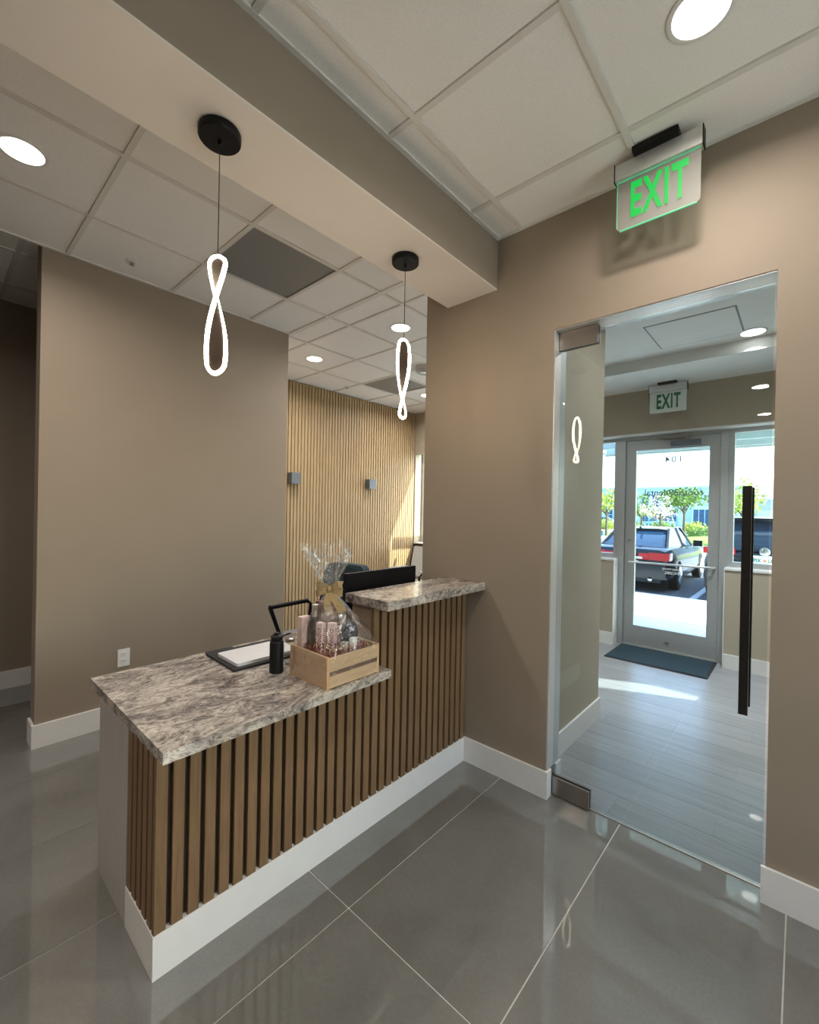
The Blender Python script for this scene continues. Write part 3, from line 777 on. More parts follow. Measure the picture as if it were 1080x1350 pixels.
turned('body', [(0.027, 0), (0.030, 0.003), (0.030, 0.128), (0.028, 0.136), (0.023, 0.140)], 'black_plastic', bt)
turned('lid', [(0.024, 0.140), (0.0255, 0.142), (0.0255, 0.158), (0.021, 0.162), (0.012, 0.164), (0.011, 0.172), (0.008, 0.174)], 'black_plastic', bt)
pipe('strap', [(0.026, 0.004, 0.150), (0.034, 0.012, 0.163), (0.038, 0.030, 0.170), (0.030, 0.050, 0.166), (0.016, 0.045, 0.160), (0.010, 0.024, 0.156)], 0.0028, 'black_plastic', bt, 6)
jr = thing('glass_jar', 'small clear glass jar behind the black bottle', 'jar', (-1.760, 1.150, TZ))
turned('jar_body', [(0.024, 0), (0.028, 0.004), (0.028, 0.085), (0.022, 0.096), (0.022, 0.105)], 'clear_jar', jr)
turned('jar_lid', [(0.024, 0.105), (0.024, 0.118), (0.021, 0.120)], 'steel', jr)

# --- gift crate with cellophane
CX0, CX1, CY0, CY1, CH = -1.652, -1.392, 1.082, 1.368, 0.128
cr = thing('gift_crate', 'pine crate gift basket wrapped in clear film with a burlap bow', 'gift crate', ((CX0 + CX1) / 2, (CY0 + CY1) / 2, TZ))
hx, hy = (CX1 - CX0) / 2, (CY1 - CY0) / 2
box('end_board', (-hx, hx, -hy, -hy + 0.012, 0, CH), 'crate_pine_end', cr, 0.001, 1)
box('end_board', (-hx, hx, hy - 0.012, hy, 0, CH), 'crate_pine_end', cr, 0.001, 1)
for s in (-1, 1):
    for z0, z1 in ((0.004, 0.050), (0.069, 0.124)):
        box('side_board', (hx - 0.009, hx, -hy + 0.0122, hy - 0.0122, z0, z1) if s > 0 else (-hx, -hx + 0.009, -hy + 0.0122, hy - 0.0122, z0, z1), 'crate_pine', cr, 0.001, 1)
box('bottom_board', (-hx + 0.0095, hx - 0.0095, -hy + 0.0125, hy - 0.0125, 0.003, 0.010), 'crate_pine', cr)
# shredded paper fill
def shreds(name, mat, cnt, seed, zoff):
    rg = random.Random(seed); bm = bmesh.new()
    for _ in range(cnt):
        x = rg.uniform(-hx + 0.025, hx - 0.03); y = rg.uniform(-hy + 0.03, hy - 0.03); z = zoff + rg.uniform(-0.02, 0.014)
        a = rg.uniform(0, PI); L = rg.uniform(0.012, 0.028); p = Vector((x, y, z)); d = Vector((math.cos(a), math.sin(a), rg.uniform(-0.5, 0.5))).normalized()
        q = d.cross(Vector((0, 0, 1))).normalized() * 0.0016
        prev = None
        for k in range(4):
            c = p + d * L * (k / 3 - 0.5) + Vector((0, 0, 0.006 * math.sin(k * 1.7 + a)))
            cur = (bm.verts.new(c - q), bm.verts.new(c + q))
            if prev: bm.faces.new((prev[0], prev[1], cur[1], cur[0]))
            prev = cur
    o = to_obj(name, bm, mat, cr, recalc=False); o['kind'] = 'stuff'
shreds('red_paper_fill', 'red_shred', 900, 3, 0.118)
shreds('gold_paper_fill', 'gold_shred', 220, 4, 0.124)
box('fill_bed', (-hx + 0.010, hx - 0.010, -hy + 0.013, hy - 0.013, 0.011, 0.098), 'kraft_paper', cr)
GB = 0.0985
def inside(name, label, cat, x, y, rz=0.0, tilt=0.0):
    o = thing(name, label, cat, (CX0 + hx + x, CY0 + hy + y, TZ + GB), rz)
    if tilt: o.rotation_euler = (tilt, 0, rz)
    return o
wb = inside('wine_bottle', 'dark green wine bottle with silver foil neck in the gift crate', 'bottle', -0.070, -0.060)
turned('glass_body', [(0.026, 0), (0.027, 0.003), (0.027, 0.105), (0.024, 0.122), (0.014, 0.146), (0.0125, 0.150)], 'bottle_glass', wb)
turned('foil_neck', [(0.0130, 0.146), (0.0138, 0.150), (0.0138, 0.192), (0.0145, 0.194), (0.0145, 0.200), (0.012, 0.202)], 'foil', wb)
o = inside('gift_box', 'tall narrow pink-brown carton at the left of the gift crate', 'box', -0.100, -0.096, 0.12)
box('carton', (-0.014, 0.014, -0.024, 0.024, 0, 0.150), 'pink_card', o, 0.0015, 1)
o = inside('paper_bag', 'brown paper bag behind the carton in the gift crate', 'bag', -0.095, 0.020, 0.1)
box('bag_body', (-0.022, 0.022, -0.050, 0.050, 0, 0.185), 'kraft_paper', o, 0.006)
box('bag_fold', (-0.020, 0.020, -0.046, 0.046, 0.185, 0.205), 'kraft_paper', o, 0.004)
for x, y, rz, mt_, lb in ((-0.018, -0.065, 0.25, 'blush_card', 'pale pink carton with red script, next to the wine bottle'), (0.022, -0.035, 0.45, 'pink_card', 'leaning pink carton with red script under the bow tail')):
    o = inside('script_carton', lb, 'box', x, y, rz, 0)
    c_ = box('carton', (-0.016, 0.016, -0.013, 0.013, 0, 0.132), mt_, o, 0.001, 1)
    text_mesh('Medio', 0.036, 'script_ink', 'script_print', c_, False, 0.0002, 1.0, 0.0003, (0.0163, 0.0, 0.062), (PI / 2, -PI / 2, PI / 2), shear=0.3)
    text_mesh('Medio', 0.036, 'script_ink', 'script_print', c_, False, 0.0002, 1.0, 0.0003, (0.0, -0.0133, 0.062), (PI / 2, -PI / 2, 0), shear=0.3)
o = inside('foil_parcel', 'crumpled dark blue foil parcel at the back of the gift crate', 'parcel', 0.030, 0.055)
bm = bmesh.new(); bmesh.ops.create_icosphere(bm, subdivisions=3, radius=0.042)
rg = random.Random(5)
for v_ in bm.verts: v_.co *= rg.uniform(0.86, 1.12); v_.co.z = v_.co.z * 1.45 + 0.061
to_obj('wrapping', bm, 'blue_foil', o)
for x, y, hh, mt_, lb in ((0.075, -0.012, 0.040, 'grey_card', 'small beige card box inside the gift crate'), (0.078, 0.036, 0.050, 'white_card', 'small white card box inside the gift crate')):
    o = inside('card_box', lb, 'box', x, y, 0.3)
    box('carton', (-0.012, 0.012, -0.012, 0.012, 0, hh + 0.012), mt_, o, 0.001, 1)
    box('lid_flap', (-0.0125, 0.0125, -0.0125, 0.0125, hh + 0.012, hh + 0.016), mt_, o)
# film: skirt rising from the crate to the tied neck, then a ragged flare
NECK = Vector((-0.030, -0.010, 0.370))
def film(name, levels, seg, seed, crumple):
    rg = random.Random(seed); bm = bmesh.new(); rings = []
    for li, (cx, cy, ax, ay, z, amp, pw) in enumerate(levels):
        ring = []
        for k in range(seg):
            a = 2 * PI * k / seg
            ca, sa = math.cos(a), math.sin(a)
            e = 2.0 / pw
            x = math.copysign(abs(ca) ** e, ca) * ax; y = math.copysign(abs(sa) ** e, sa) * ay
            f = 1 + amp * (math.sin(a * 9 + 1.3 + 0.3 * li) * 0.5 + math.sin(a * 17 + 0.7) * 0.4 + rg.uniform(-0.5, 0.5))
            ring.append(bm.verts.new((cx + x * f, cy + y * f, z + rg.uniform(-crumple, crumple))))
        rings.append(ring)
    for a, c in zip(rings, rings[1:]):
        for k in range(seg):
            j = (k + 1) % seg; bm.faces.new((a[k], a[j], c[j], c[k]))
    return to_obj(name, bm, 'cellophane', cr, recalc=False)
def lerp(a, b_, t_): return a + (b_ - a) * t_
lv = []
for i in range(17):
    u = i / 16
    z = lerp(0.012, 0.132, u / 0.3) if u < 0.3 else lerp(0.132, NECK.z, (u - 0.3) / 0.7)
    k = 0 if u < 0.3 else ((u - 0.3) / 0.7)
    w = (1 - k ** 1.15)
    lv.append((lerp(0, NECK.x, k), lerp(0, NECK.y, k), lerp(0.012, hx + 0.008, w), lerp(0.012, hy + 0.008, w), z, 0.012 + 0.10 * k, lerp(7, 2.2, min(1, k * 1.4))))
film('film_wrap', lv, 96, 11, 0.0015)
lv = []
for i in range(14):
    u = i / 13
    r_ = 0.014 + 0.086 * u ** 0.85
    lv.append((NECK.x - 0.012 * u, NECK.y - 0.012 * u, r_ * 1.0, r_ * 1.05, NECK.z + 0.178 * u, 0.16 + 0.12 * u, 2))
fo = film('film_top', lv, 80, 12, 0.004)
for v_ in fo.data.vertices:                  # ragged rim
    if v_.co.z > NECK.z + 0.165:
        a = math.atan2(v_.co.y - NECK.y, v_.co.x - NECK.x); v_.co.z += 0.030 * math.sin(a * 3 + 0.6) + 0.014 * math.sin(a * 7)
# bow
bw = bpy.data.objects.new('bow', None)
def ribbon_strip(name, pts, w, wd=None, notch=False):
    bm = bmesh.new(); prev = None
    pts = [Vector(p) for p in pts]; wd = Vector(wd or (0, 0, 1))
    n_ = len(pts)
    for i, p in enumerate(pts):
        T = (pts[min(i + 1, n_ - 1)] - pts[max(i - 1, 0)]).normalized()
        W = (wd - T * wd.dot(T)).normalized() * (w / 2 * (0.55 + 0.45 * min(1, 3 * i / n_)))
        nn = T.cross(W).normalized() * 0.0008
        mid = p + (T * -0.012 if (notch and i == n_ - 1) else Vector((0, 0, 0)))
        cur = [bm.verts.new(q + s * nn) for s in (1, -1) for q in (p - W, mid, p + W)]
        if prev:
            for a, c in ((0, 1), (1, 2), (2, 5), (5, 4), (4, 3), (3, 0)):
                bm.faces.new((prev[a], prev[c], cur[c], cur[a]))
        else: bm.faces.new([cur[q] for q in (0, 1, 2, 5, 4, 3)])
        prev = cur
    bm.faces.new([prev[q] for q in (3, 4, 5, 2, 1, 0)])
    return to_obj(name, bm, 'burlap', cr)
vx = Vector((0.745, 0.667, 0))       # along the bow, roughly facing the room
vd = Vector((0.667, -0.745, 0))
Nk = NECK + vd * 0.018
def B(a, z, o_): return tuple(Nk + vx * a + vd * o_ + Vector((0, 0, z)))
for s in (-1, 1):
    ribbon_strip('bow_loop', [B(0, 0, 0.004), B(s * 0.018, 0.012, 0.012), B(s * 0.040, 0.022, 0.012), B(s * 0.056, 0.020 if s > 0 else 0.008, 0.004), B(s * 0.050, 0.008, -0.006), B(s * 0.026, -0.002, -0.004), B(0, -0.004, 0.002)], 0.034, (0.0, 0, 1))
    ribbon_strip('bow_loop', [B(0, -0.002, 0.006), B(s * 0.022, -0.006, 0.016), B(s * 0.044, -0.014, 0.016), B(s * 0.058, -0.018, 0.006), B(s * 0.040, -0.012, 0.0), B(0, -0.004, 0.004)], 0.030, (0.0, 0, 1))
ribbon_strip('bow_tail', [B(0, -0.004, 0.006), B(-0.004, -0.035, 0.024), B(0.000, -0.070, 0.036), B(0.010, -0.105, 0.042)], 0.034, tuple(vx), True)
ribbon_strip('bow_tail', [B(0.002, -0.004, 0.006), B(0.022, -0.030, 0.024), B(0.046, -0.060, 0.034), B(0.068, -0.092, 0.040)], 0.036, tuple(vx), True)
bm = bmesh.new(); bmesh.ops.create_icosphere(bm, subdivisions=2, radius=0.012)
for v_ in bm.verts: v_.co = Vector(B(0, 0, 0.008)) + Vector((v_.co.x, v_.co.y, v_.co.z * 1.3))
to_obj('bow_knot', bm, 'burlap', cr, smooth=True)
bpy.data.objects.remove(bw)

# ------------------------------------------------------------------ behind the counter: monitor and office chair
mo = thing('monitor', 'black computer monitor seen from behind over the raised ledge', 'monitor', (-1.86, 1.83, TZ))
box('screen_case', (-0.002, 0.026, -0.285, 0.285, 0.055, 0.370), 'black_plastic', mo, 0.006)
box('rear_bulge', (0.026, 0.044, -0.15, 0.15, 0.10, 0.28), 'black_plastic', mo, 0.008)
box('screen', (-0.0035, -0.002, -0.275, 0.275, 0.065, 0.360), 'car_glass', mo)
box('stand_neck', (0.030, 0.048, -0.025, 0.025, 0.008, 0.16), 'black_plastic', mo, 0.003)
box('stand_foot', (-0.08, 0.075, -0.10, 0.10, 0.0, 0.008), 'black_plastic', mo, 0.003)
oc = thing('office_chair', 'dark teal office chair with black loop arms behind the counter', 'chair', (-2.495, 1.83, 0))
bm = bmesh.new(); prism(bm, rrect(0.235, 0.23, 0.07), 0.43, 0.50); to_obj('seat', bm, 'teal_fabric', oc, bevel=0.02)
bm = bmesh.new()
prism(bm, [(x, z) for x, z in rrect(0.225, 0.26, 0.09)], -0.03, 0.03)
for v_ in bm.verts:
    x, z, d_ = v_.co.x, v_.co.y, v_.co.z
    v_.co = Vector((x, 0.26 + d_ + 0.05 * (z / 0.26) - 0.5 * x * x, 0.83 + z))
to_obj('backrest', bm, 'teal_fabric', oc, bevel=0.012)
for s in (-1, 1):
    X = s * 0.275
    pipe('armrest', [(X, -0.19, 0.792), (X, 0.12, 0.798), (X, 0.16, 0.77), (X, 0.12, 0.46), (X * 0.85, 0.05, 0.42)], [0.016, 0.016, 0.015, 0.013, 0.012], 'black_plastic', oc, 10)
    pipe('arm_strut', [(X, -0.185, 0.79), (X, -0.12, 0.62), (X, -0.08, 0.50), (X * 0.85, -0.03, 0.42)], [0.016, 0.014, 0.013, 0.012], 'black_plastic', oc, 10)
turned('gas_column', [(0.03, 0.09), (0.03, 0.28), (0.02, 0.30), (0.02, 0.43)], 'black_metal', oc)
pipe('back_stem', [(0, 0.10, 0.44), (0, 0.26, 0.46), (0, 0.29, 0.64)], 0.018, 'black_plastic', oc)
for k in range(5):
    a = 2 * PI * k / 5 + 0.3
    lg = pipe('base_leg', [(0.02 * math.cos(a), 0.02 * math.sin(a), 0.10), (0.27 * math.cos(a), 0.27 * math.sin(a), 0.075)], [0.022, 0.014], 'black_plastic', oc)
    turned('caster', [(0.026, -0.014), (0.028, -0.010), (0.028, 0.010), (0.026, 0.014)], 'black_plastic', lg, (0.28 * math.cos(a), 0.28 * math.sin(a), 0.028), 16, 'X')

# ------------------------------------------------------------------ waiting chair by the window
def waiting_chair(loc, rz, label):
    t = thing('waiting_chair', label, 'chair', loc, rz, 'waiting room chairs')
    for s in (-1, 1):
        X = s * 0.29
        pipe('side_frame', [(X, -0.27, 0.012), (X, -0.27, 0.60), (X, -0.22, 0.63), (X, 0.13, 0.64), (X, 0.20, 0.66)], 0.014, 'black_metal', t, 8)
        pipe('back_post', [(X, 0.14, 0.012), (X, 0.15, 0.45), (X, 0.20, 0.66), (X * 0.98, 0.275, 0.98)], 0.016, 'black_metal', t, 8)
        box('arm_pad', (X - 0.025, X + 0.025, -0.25, 0.12, 0.650, 0.672), 'chair_fabric', t, 0.006)
    pipe('top_rail', [(-0.29, 0.275, 0.98), (0.29, 0.275, 0.98)], 0.016, 'black_metal', t, 8)
    pipe('front_rail', [(-0.29, -0.25, 0.40), (0.29, -0.25, 0.40)], 0.012, 'black_metal', t, 8)
    bm = bmesh.new(); bx(bm, -0.265, 0.265, -0.26, 0.16, 0.415, 0.485); to_obj('seat', bm, 'chair_fabric', t, bevel=0.02)
    bm = bmesh.new(); bx(bm, -0.265, 0.265, -0.02, 0.02, 0.0, 0.43)
    to_obj('backrest', bm, 'chair_fabric', t, (0, 0.172, 0.53), (-0.22, 0, 0), bevel=0.012)
    return t
waiting_chair((-4.10, 4.74, 0), 0.0, 'black framed pale waiting chair in front of the window')

# ------------------------------------------------------------------ door mat
mt_ = thing('door_mat', 'dark blue-green door mat inside the street door', 'mat', (-1.075, 5.115, 0))
box('pile', (-0.435, 0.435, -0.285, 0.285, 0.0005, 0.011), 'mat_fibre', mt_, 0.003, 1)
boxes('border', [(-0.455, -0.435, -0.305, 0.305, 0.0005, 0.007), (0.435, 0.455, -0.305, 0.305, 0.0005, 0.007), (-0.435, 0.435, -0.305, -0.285, 0.0005, 0.007), (-0.435, 0.435, 0.285, 0.305, 0.0005, 0.007)], 'rubber', mt_)

# ================================================================== outdoors
GZ = -0.18
struct(box('sidewalk', (-30, 30, 5.62, 9.55, -0.4, -0.04), 'concrete'))
struct(box('side_yard', (1.95, 30, -20, 5.62, -0.4, -0.04), 'concrete'))
struct(box('parking_lot', (-60, 60, 9.55, 15.6, -0.5, GZ), 'asphalt'))
struct(box('drive_lane', (-80, 80, 15.6, 26.5, -0.5, GZ), 'road_light'))
struct(box('curb', (-80, 80, 26.5, 26.8, -0.5, -0.02), 'concrete'))
struct(box('lawn', (-80, 80, 26.8, 40.5, -0.5, -0.03), 'lawn_green'))
struct(box('mulch_bed', (-80, 80, 40.5, 50, -0.5, -0.03), 'soil_mulch'))
struct(box('far_parking', (-120, 120, 50, 140, -0.5, GZ), 'road_light'))
for i, x in enumerate((-6.9, -4.3, -1.62, 1.05)):
    o = box('parking_stripe', (-0.06, 0.06, 9.6, 15.2, GZ, GZ + 0.004), 'stripe_paint', loc=(x, 0, 0))
    tag(o, ('white parking line left of the black sedan', 'white parking line under the left side of the black sedan', 'white parking line between the black sedan and the dark SUV', 'white parking line right of the dark SUV')[i], 'parking line', 'parking lines')
# entrance canopy
t = thing('entrance_canopy', 'flat pale canopy with ribs projecting over the street entrance', 'canopy', (0, 0, 0))
box('deck', (-2.10, 3.2, 5.63, 8.6, 2.70, 2.78), 'canopy_panel', t)
for k in range(4):
    box('rib', (-2.70, 3.2, 6.40 + 0.68 * k, 6.52 + 0.68 * k, 2.60, 2.70), 'canopy_beam', t)
box('side_rail', (-2.78, -2.70, 5.63, 8.6, 2.60, 2.72), 'canopy_beam', t)
box('fascia', (-2.78, 3.23, 8.6, 8.66, 2.58, 2.80), 'canopy_panel', t)

# --- cars
def loft(bm, stations):
    rings = [[bm.verts.new(p) for p in st] for st in stations]
    for a, c in zip(rings, rings[1:]):
        for k in range(len(a)):
            j = (k + 1) % len(a); bm.faces.new((a[k], a[j], c[j], c[k]))
    bm.faces.new(rings[0][::-1]); bm.faces.new(rings[-1])
def sec(y, w, zb, zt, crown=0.03):
    half = [(0.0, zb), (w * 0.86, zb), (w * 0.97, zb + 0.10), (w, zb + 0.28 * (zt - zb) + 0.05), (w * 0.985, zb + 0.70 * (zt - zb)), (w * 0.93, zt - 0.015), (w * 0.80, zt + crown * 0.6), (0.0, zt + crown)]
    return [(x, y, z) for x, z in half] + [(-x, y, z) for x, z in half[-2:0:-1]]
def wheel(parent, x, y, r, s):
    w_ = turned('wheel', [(r * 0.86, -0.10), (r, -0.085), (r, 0.085), (r * 0.86, 0.10)], 'rubber', parent, (x, y, r), 28, 'X')
    turned('rim', [(r * 0.66, 0.0), (r * 0.66, 0.006 * s), (r * 0.2, 0.012 * s)], 'chrome', w_, (x + 0.10 * s, y, r), 20, 'X')
def car(label, loc, rz, paint, kind, detail=True, group=None):
    t = thing('car', label, 'car', loc, rz, group)
    if kind == 'sedan':
        st = [sec(0.0, .74, .34, .78), sec(.05, .82, .27, .90), sec(.20, .87, .22, .935), sec(.60, .885, .20, .95), sec(1.3, .89, .18, .93), sec(2.4, .89, .18, .90), sec(3.4, .885, .18, .87), sec(4.1, .87, .20, .79), sec(4.5, .82, .25, .68), sec(4.72, .70, .32, .58)]
        gh = [(.55, .93, .93, .70, .70), (1.32, .94, 1.33, .74, .56), (1.9, .93, 1.37, .75, .58), (2.5, .92, 1.35, .75, .58), (3.45, .87, .875, .70, .70)]
        wy = (.92, 3.72); r = .325; roof = ((1.25, 1.335, .555), (1.9, 1.378, .575), (2.55, 1.355, .57))
    else:
        st = [sec(0.0, .80, .40, .95), sec(.06, .88, .32, 1.02), sec(.25, .92, .25, 1.06), sec(1.2, .93, .22, 1.06), sec(2.6, .93, .22, 1.04), sec(3.5, .92, .22, 1.00), sec(4.2, .90, .25, .92), sec(4.55, .84, .32, .78)]
        gh = [(.10, 1.03, 1.03, .78, .78), (.42, 1.05, 1.61, .80, .66), (1.2, 1.06, 1.65, .82, .67), (2.3, 1.05, 1.63, .82, .67), (3.35, .99, 1.0, .78, .78)]
        wy = (.95, 3.65); r = .36; roof = ((.28, 1.625, .665), (1.2, 1.665, .68), (2.35, 1.645, .675))
    bm = bmesh.new(); loft(bm, st); to_obj('body', bm, paint, t, smooth=True)
    bm = bmesh.new()
    loft(bm, [[(-wb_, y, zb), (wb_, y, zb), (wt, y, zt), (-wt, y, zt)] for y, zb, zt, wb_, wt in [(a, b_, max(c, b_ + 0.004), d, e) for a, b_, c, d, e in gh]])
    to_obj('window_glass', bm, 'car_glass', t, smooth=True)
    bm = bmesh.new()
    loft(bm, [[(-w, y, z - 0.03), (w, y, z - 0.03), (w, y, z), (w * 0.7, y, z + 0.018), (-w * 0.7, y, z + 0.018), (-w, y, z)] for y, z, w in roof]); to_obj('roof', bm, paint, t, smooth=True)
    for s in (-1, 1):
        # pillars
        y0, b0, _, w0, _ = gh[0]; y1, _, t1_, _, w1 = gh[1]
        pipe('rear_pillar', [(s * w0, y0, b0), (s * (w1 + 0.01), y1, t1_ + 0.0)], 0.045 if kind == 'sedan' else 0.07, paint, t, 6)
        y3, _, t3, _, w3 = gh[3]; y4, b4, _, w4, _ = gh[4]
        pipe('front_pillar', [(s * w4, y4, b4), (s * (w3 + 0.005), y3, t3)], 0.03, paint, t, 6)
        pipe('door_pillar', [(s * (gh[2][3] + 0.002), gh[2][0] + 0.1, gh[2][1]), (s * (gh[2][4] + 0.004), gh[2][0] + 0.1, gh[2][2])], 0.03, 'car_trim', t, 6)
        for y in wy: wheel(t, s * (st[4][3][0] - 0.095), y, r, s)
        m_ = box('door_mirror', (s * 0.92 - 0.10, s * 0.92 + 0.10, gh[4][0] - 0.52, gh[4][0] - 0.42, gh[4][1] + 0.02, gh[4][1] + 0.17), paint, t, 0.03)
    if not detail: return t
    if kind == 'sedan':
        for s in (-1, 1):
            def X(a, b_): return (min(s * a, s * b_), max(s * a, s * b_))
            tl = box('tail_light', (*X(.46, .86), -0.005, .30, .70, .86), 'tail_red', t, 0.03)
            box('tail_light_inner', (*X(.26, .455), -0.015, .10, .705, .84), 'tail_red', t, 0.02)
            box('reverse_lens', (*X(.20, .34), -0.020, .02, .715, .765), 'tail_clear', t, 0.008)
            box('reflector', (*X(.50, .74), -0.022, .04, .37, .41), 'tail_red', t, 0.005)
            turned('exhaust', [(.045, -0.03), (.050, -0.02), (.05, .12)], 'chrome', t, (s * .50, 0, .29), 20, 'Y')
        box('bumper', (-.80, .80, -0.03, .14, .30, .60), paint, t, 0.05)
        box('bumper_skirt', (-.70, .70, -0.020, .12, .22, .31), 'car_trim', t, 0.02)
        box('number_plate', (-.16, .16, -0.036, -0.028, .44, .58), 'plate_white', t, 0.004)
        box('boot_chrome_strip', (-.26, .26, -0.012, .06, .655, .680), 'chrome', t, 0.004)
        box('roof_fin', (-.02, .02, 1.15, 1.30, 1.34, 1.40), paint, t, 0.012)
    else:
        for s in (-1, 1):
            def X(a, b_): return (min(s * a, s * b_), max(s * a, s * b_))
            box('tail_light', (*X(.40, .89), -0.02, .22, .98, 1.10), 'tail_red', t, 0.03)
            box('tail_light_lens', (*X(.42, .80), -0.03, .02, .985, 1.02), 'tail_clear', t, 0.008)
            pipe('roof_rail', [(s * .62, .45, 1.665), (s * .63, .55, 1.715), (s * .63, 2.1, 1.715), (s * .62, 2.25, 1.665)], 0.018, 'chrome', t, 6)
            box('reflector', (*X(.58, .80), -0.03, .02, .50, .54), 'tail_red', t, 0.005)
        box('spoiler', (-.64, .64, .14, .40, 1.595, 1.655), paint, t, 0.02)
        box('bumper', (-.86, .86, -0.04, .14, .36, .68), 'car_trim', t, 0.05)
        turned('badge', [(.075, 0), (.075, -0.012), (.066, -0.016)], 'chrome', t, (0.02, -0.002, 1.06), 28, 'Y')
        pl = box('number_plate', (-.165, .165, -0.045, -0.032, .83, .99), 'plate_white', t, 0.004)
        text_mesh('PIX', .085, 'plate_green', 'plate_print', pl, False, .001, 0.85, .002, (-.085, -.047, .905))
        text_mesh('L8', .085, 'plate_green', 'plate_print', pl, False, .001, 0.85, .002, (.105, -.047, .905))
        turned('plate_fruit', [(.022, 0), (.020, -0.003)], 'plate_orange', pl, (.022, -.045, .905), 16, 'Y')
        pipe('wiper', [(.0, .055, 1.08), (-.35, .10, 1.16)], .012, 'car_trim', t, 6)
    return t
car('black sedan parked tail-first outside, seen through the street door', (-2.93, 10.55, GZ), 0.0, 'car_black', 'sedan')
car('dark SUV with roof rails parked outside the right sidelight', (-0.50, 9.95, GZ), 0.0, 'car_black', 'suv')
car('pale teal car parked left of the black sedan', (-5.60, 11.3, GZ), 0.0, 'car_teal', 'suv', True)
car('white car parked far across the lot before the pale building', (-16.5, 56.5, GZ), 1.9, 'car_white', 'sedan', False)
car('small white hatchback parked far away right of the pink tree', (-11.1, 54.5, GZ), 0.5, 'car_teal', 'suv', False)
car('white SUV parked far across the lot at the left', (-22.5, 55.5, GZ), 1.7, 'car_white', 'suv', False)

# --- planting
def leaves(bm, c, rad, cnt, size, rg):
    for _ in range(cnt):
        while True:
            p = Vector((rg.uniform(-1, 1), rg.uniform(-1, 1), rg.uniform(-1, 1)))
            if 0.25 < p.length < 1: break
        q = Vector((c[0] + p.x * rad[0], c[1] + p.y * rad[1], c[2] + p.z * rad[2]))
        a = Vector((rg.gauss(0, 1), rg.gauss(0, 1), rg.gauss(0, 1))).normalized(); b_ = a.orthogonal().normalized()
        s = size * rg.uniform(0.6, 1.3)
        bm.faces.new([bm.verts.new(q + a * s), bm.verts.new(q + b_ * s * 0.6), bm.verts.new(q - a * s), bm.verts.new(q - b_ * s * 0.6)])
def tree(loc, h, crown_r, mat, label, seed, cnt=900, size=0.14, blobs=6, bare=False):
    rg = random.Random(seed); t = thing('tree', label, 'tree', loc, 0, 'trees across the parking lot')
    bm = bmesh.new(); tube(bm, [(0, 0, 0), (0.03, 0, h * 0.35), (0, 0.02, h * 0.6)], [0.10, 0.075, 0.05], 8)
    to_obj('trunk', bm, 'bark', t, smooth=True)
    bm2 = bmesh.new()
    for k in range(blobs):
        a = 2 * PI * k / blobs + rg.uniform(-.3, .3); rr = crown_r * 0.55 * (0 if k == 0 else 1)
        c = (rr * math.cos(a), rr * math.sin(a), h * (0.70 + 0.12 * rg.uniform(-1, 1)) + (0.15 * h if k == 0 else 0))
        pipe('branch', [(0, 0, h * (0.38 + 0.03 * k)), (c[0] * .5, c[1] * .5, h * .6), c], [0.04, 0.028, 0.012], 'bark', t, 6)
        leaves(bm2, c, (crown_r * .58, crown_r * .58, h * .17), cnt // blobs, size, rg)
    to_obj('foliage', bm2, mat, t, recalc=False)
    return t
tree((-10.2, 32, -0.03), 3.2, 1.7, 'leaf_yellow', 'yellow-green young tree seen in the left sidelight', 21, 800, .11)
tree((-6.1, 35.2, -0.03), 3.7, 1.7, 'leaf_green', 'full green tree right of the pink blossoming tree', 22, 1100, .12)
tree((-6.55, 30.6, -0.03), 2.6, 1.15, 'leaf_pink', 'pale pink thin-leaved tree in front of the far building', 23, 650, .07)
tree((-2.7, 33.0, -0.03), 3.5, 1.4, 'leaf_yellow', 'yellow-green tree seen behind the dark SUV', 24, 800, .11)
tree((-9.6, 38.5, -0.03), 2.9, 1.3, 'leaf_green', 'dark green tree left of the pink blossoming tree', 25, 600, .11)
def shrub(loc, rad, mat, label, seed, cnt=350, size=.10, name='shrub', grp='shrubs across the parking lot'):
    rg = random.Random(seed); t = thing(name, label, 'shrub', loc, 0, grp)
    bm = bmesh.new(); leaves(bm, (0, 0, rad[2] * .75), rad, cnt, size, rg)
    bmesh.ops.create_icosphere(bm, subdivisions=2, radius=1.0, matrix=Matrix.Translation((0, 0, rad[2] * .62)) @ Matrix.Diagonal((rad[0] * .8, rad[1] * .8, rad[2] * .7, 1)))
    to_obj('foliage', bm, mat, t, recalc=False)
    bm = bmesh.new(); tube(bm, [(0, 0, -0.01), (0, 0, rad[2] * .5)], [.05, .03], 6); to_obj('stem', bm, 'bark', t)
for i, (x, y) in enumerate(((-4.9, 33.3), (-3.9, 36.0), (-5.2, 38.8))):
    shrub((x, y, -0.03), (.75, .6, .42), 'leaf_green', ('rounded green shrub on the mound, leftmost of three', 'rounded green shrub on the mound, middle of three', 'rounded green shrub on the mound, rightmost of three')[i], 40 + i)
ORD = 'leftmost second third fourth fifth sixth seventh eighth ninth rightmost'.split()
for i in range(10):
    shrub((-23 + 2.6 * i, 47.5, -0.03), (1.10, .6, .62), 'leaf_green' if i % 3 else 'leaf_yellow', ORD[i] + ' hedge shrub in the row of ten before the far parking lot', 60 + i, 300, .12, 'hedge_shrub', 'hedge row shrubs')
bm = bmesh.new()
bmesh.ops.create_uvsphere(bm, u_segments=24, v_segments=10, radius=1.0, matrix=Matrix.Diagonal((2.6, 2.4, .42, 1)))
o = to_obj('grass_mound', bm, 'lawn_green', loc=(-3.4, 29.4, -0.05), smooth='all'); tag(o, 'low grassy mound at the curb right of the sedan', 'mound')

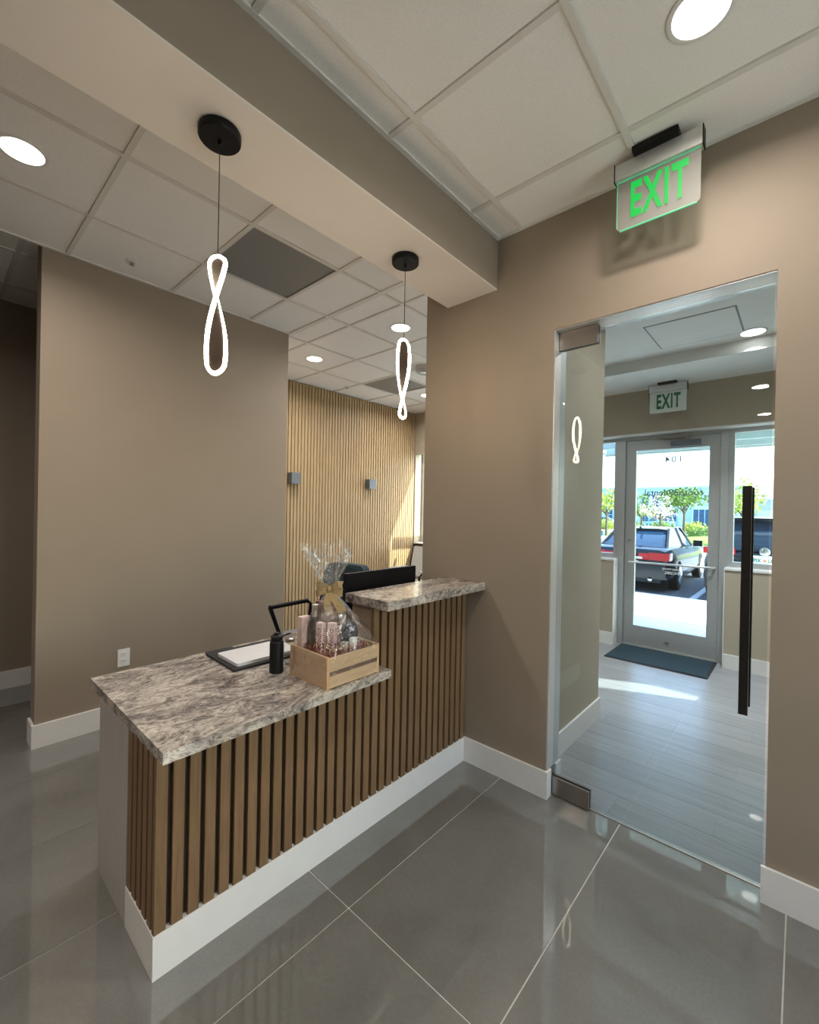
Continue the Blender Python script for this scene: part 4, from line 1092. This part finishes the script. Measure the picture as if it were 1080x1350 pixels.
# --- the pale building across the lot
fb = thing('office_building', 'long pale two-storey office building across the parking lot', 'building', (0, 80, GZ))
box('wall', (-46, -6.2, 0, 14, 0, 6.05), 'facade_white', fb)
box('parapet', (-46.2, -6.0, -0.25, 14.2, 6.05, 6.32), 'facade_pale', fb)
box('cornice', (-46.1, -6.1, -0.15, 0, 5.45, 5.62), 'facade_pale', fb)
for x in (-30.5, -27.0, -23.3, -20.6, -16.6, -14.2, -9.6, -6.7):
    box('pilaster', (x - 0.35, x + 0.35, -0.22, 0, 0, 5.45), 'facade_pale', fb)
def fwin(x0, x1, z0, z1, nx, nz):
    w_ = box('window', (x0, x1, -0.06, 0.0, z0, z1), 'facade_pale', fb)
    g = 0.08; dx = (x1 - x0 - g) / nx; dz = (z1 - z0 - g) / nz
    for i in range(nx):
        for j in range(nz):
            box('pane', (x0 + g + i * dx, x0 + (i + 1) * dx, -0.09, -0.06, z0 + g + j * dz, z0 + (j + 1) * dz), 'facade_glass', w_)
for x0, x1 in ((-19.9, -18.8), (-18.4, -17.3)): fwin(x0, x1, 0.6, 5.1, 2, 3)
for x0, x1 in ((-13.3, -12.0), (-11.3, -10.1), (-25.7, -24.4), (-28.9, -27.9), (-22.9, -21.5), (-7.9, -6.9), (-16.1, -14.8), (-9.2, -8.2)): fwin(x0, x1, 3.7, 5.0, 3, 2)
for x0, x1 in ((-25.7, -24.4), (-22.9, -21.5), (-16.1, -14.8), (-9.2, -8.2), (-28.9, -27.9)): fwin(x0, x1, 0.7, 2.6, 2, 2)
en = box('entrance', (-12.7, -10.2, -0.5, 0, 0.0, 3.2), 'facade_pale', fb)
for k in range(3): box('entrance_pane', (-12.5 + k * .76, -11.84 + k * .76, -0.53, -0.5, 0.1, 2.7), 'facade_glass', en)
fg = thing('warehouse_wing', 'lower grey flat-roofed wing right of the pale building', 'building', (0, 82, GZ))
box('wall', (-6.0, 22, 0, 10, 0, 4.25), 'facade_grey', fg)
box('parapet', (-6.1, 22.1, -0.15, 10.1, 4.25, 4.5), 'facade_pale', fg)
for k in range(4): box('loading_door', (-4.9 + 4.2 * k, -2.3 + 4.2 * k, -0.05, 0, 0, 2.7), 'facade_pale', fg)
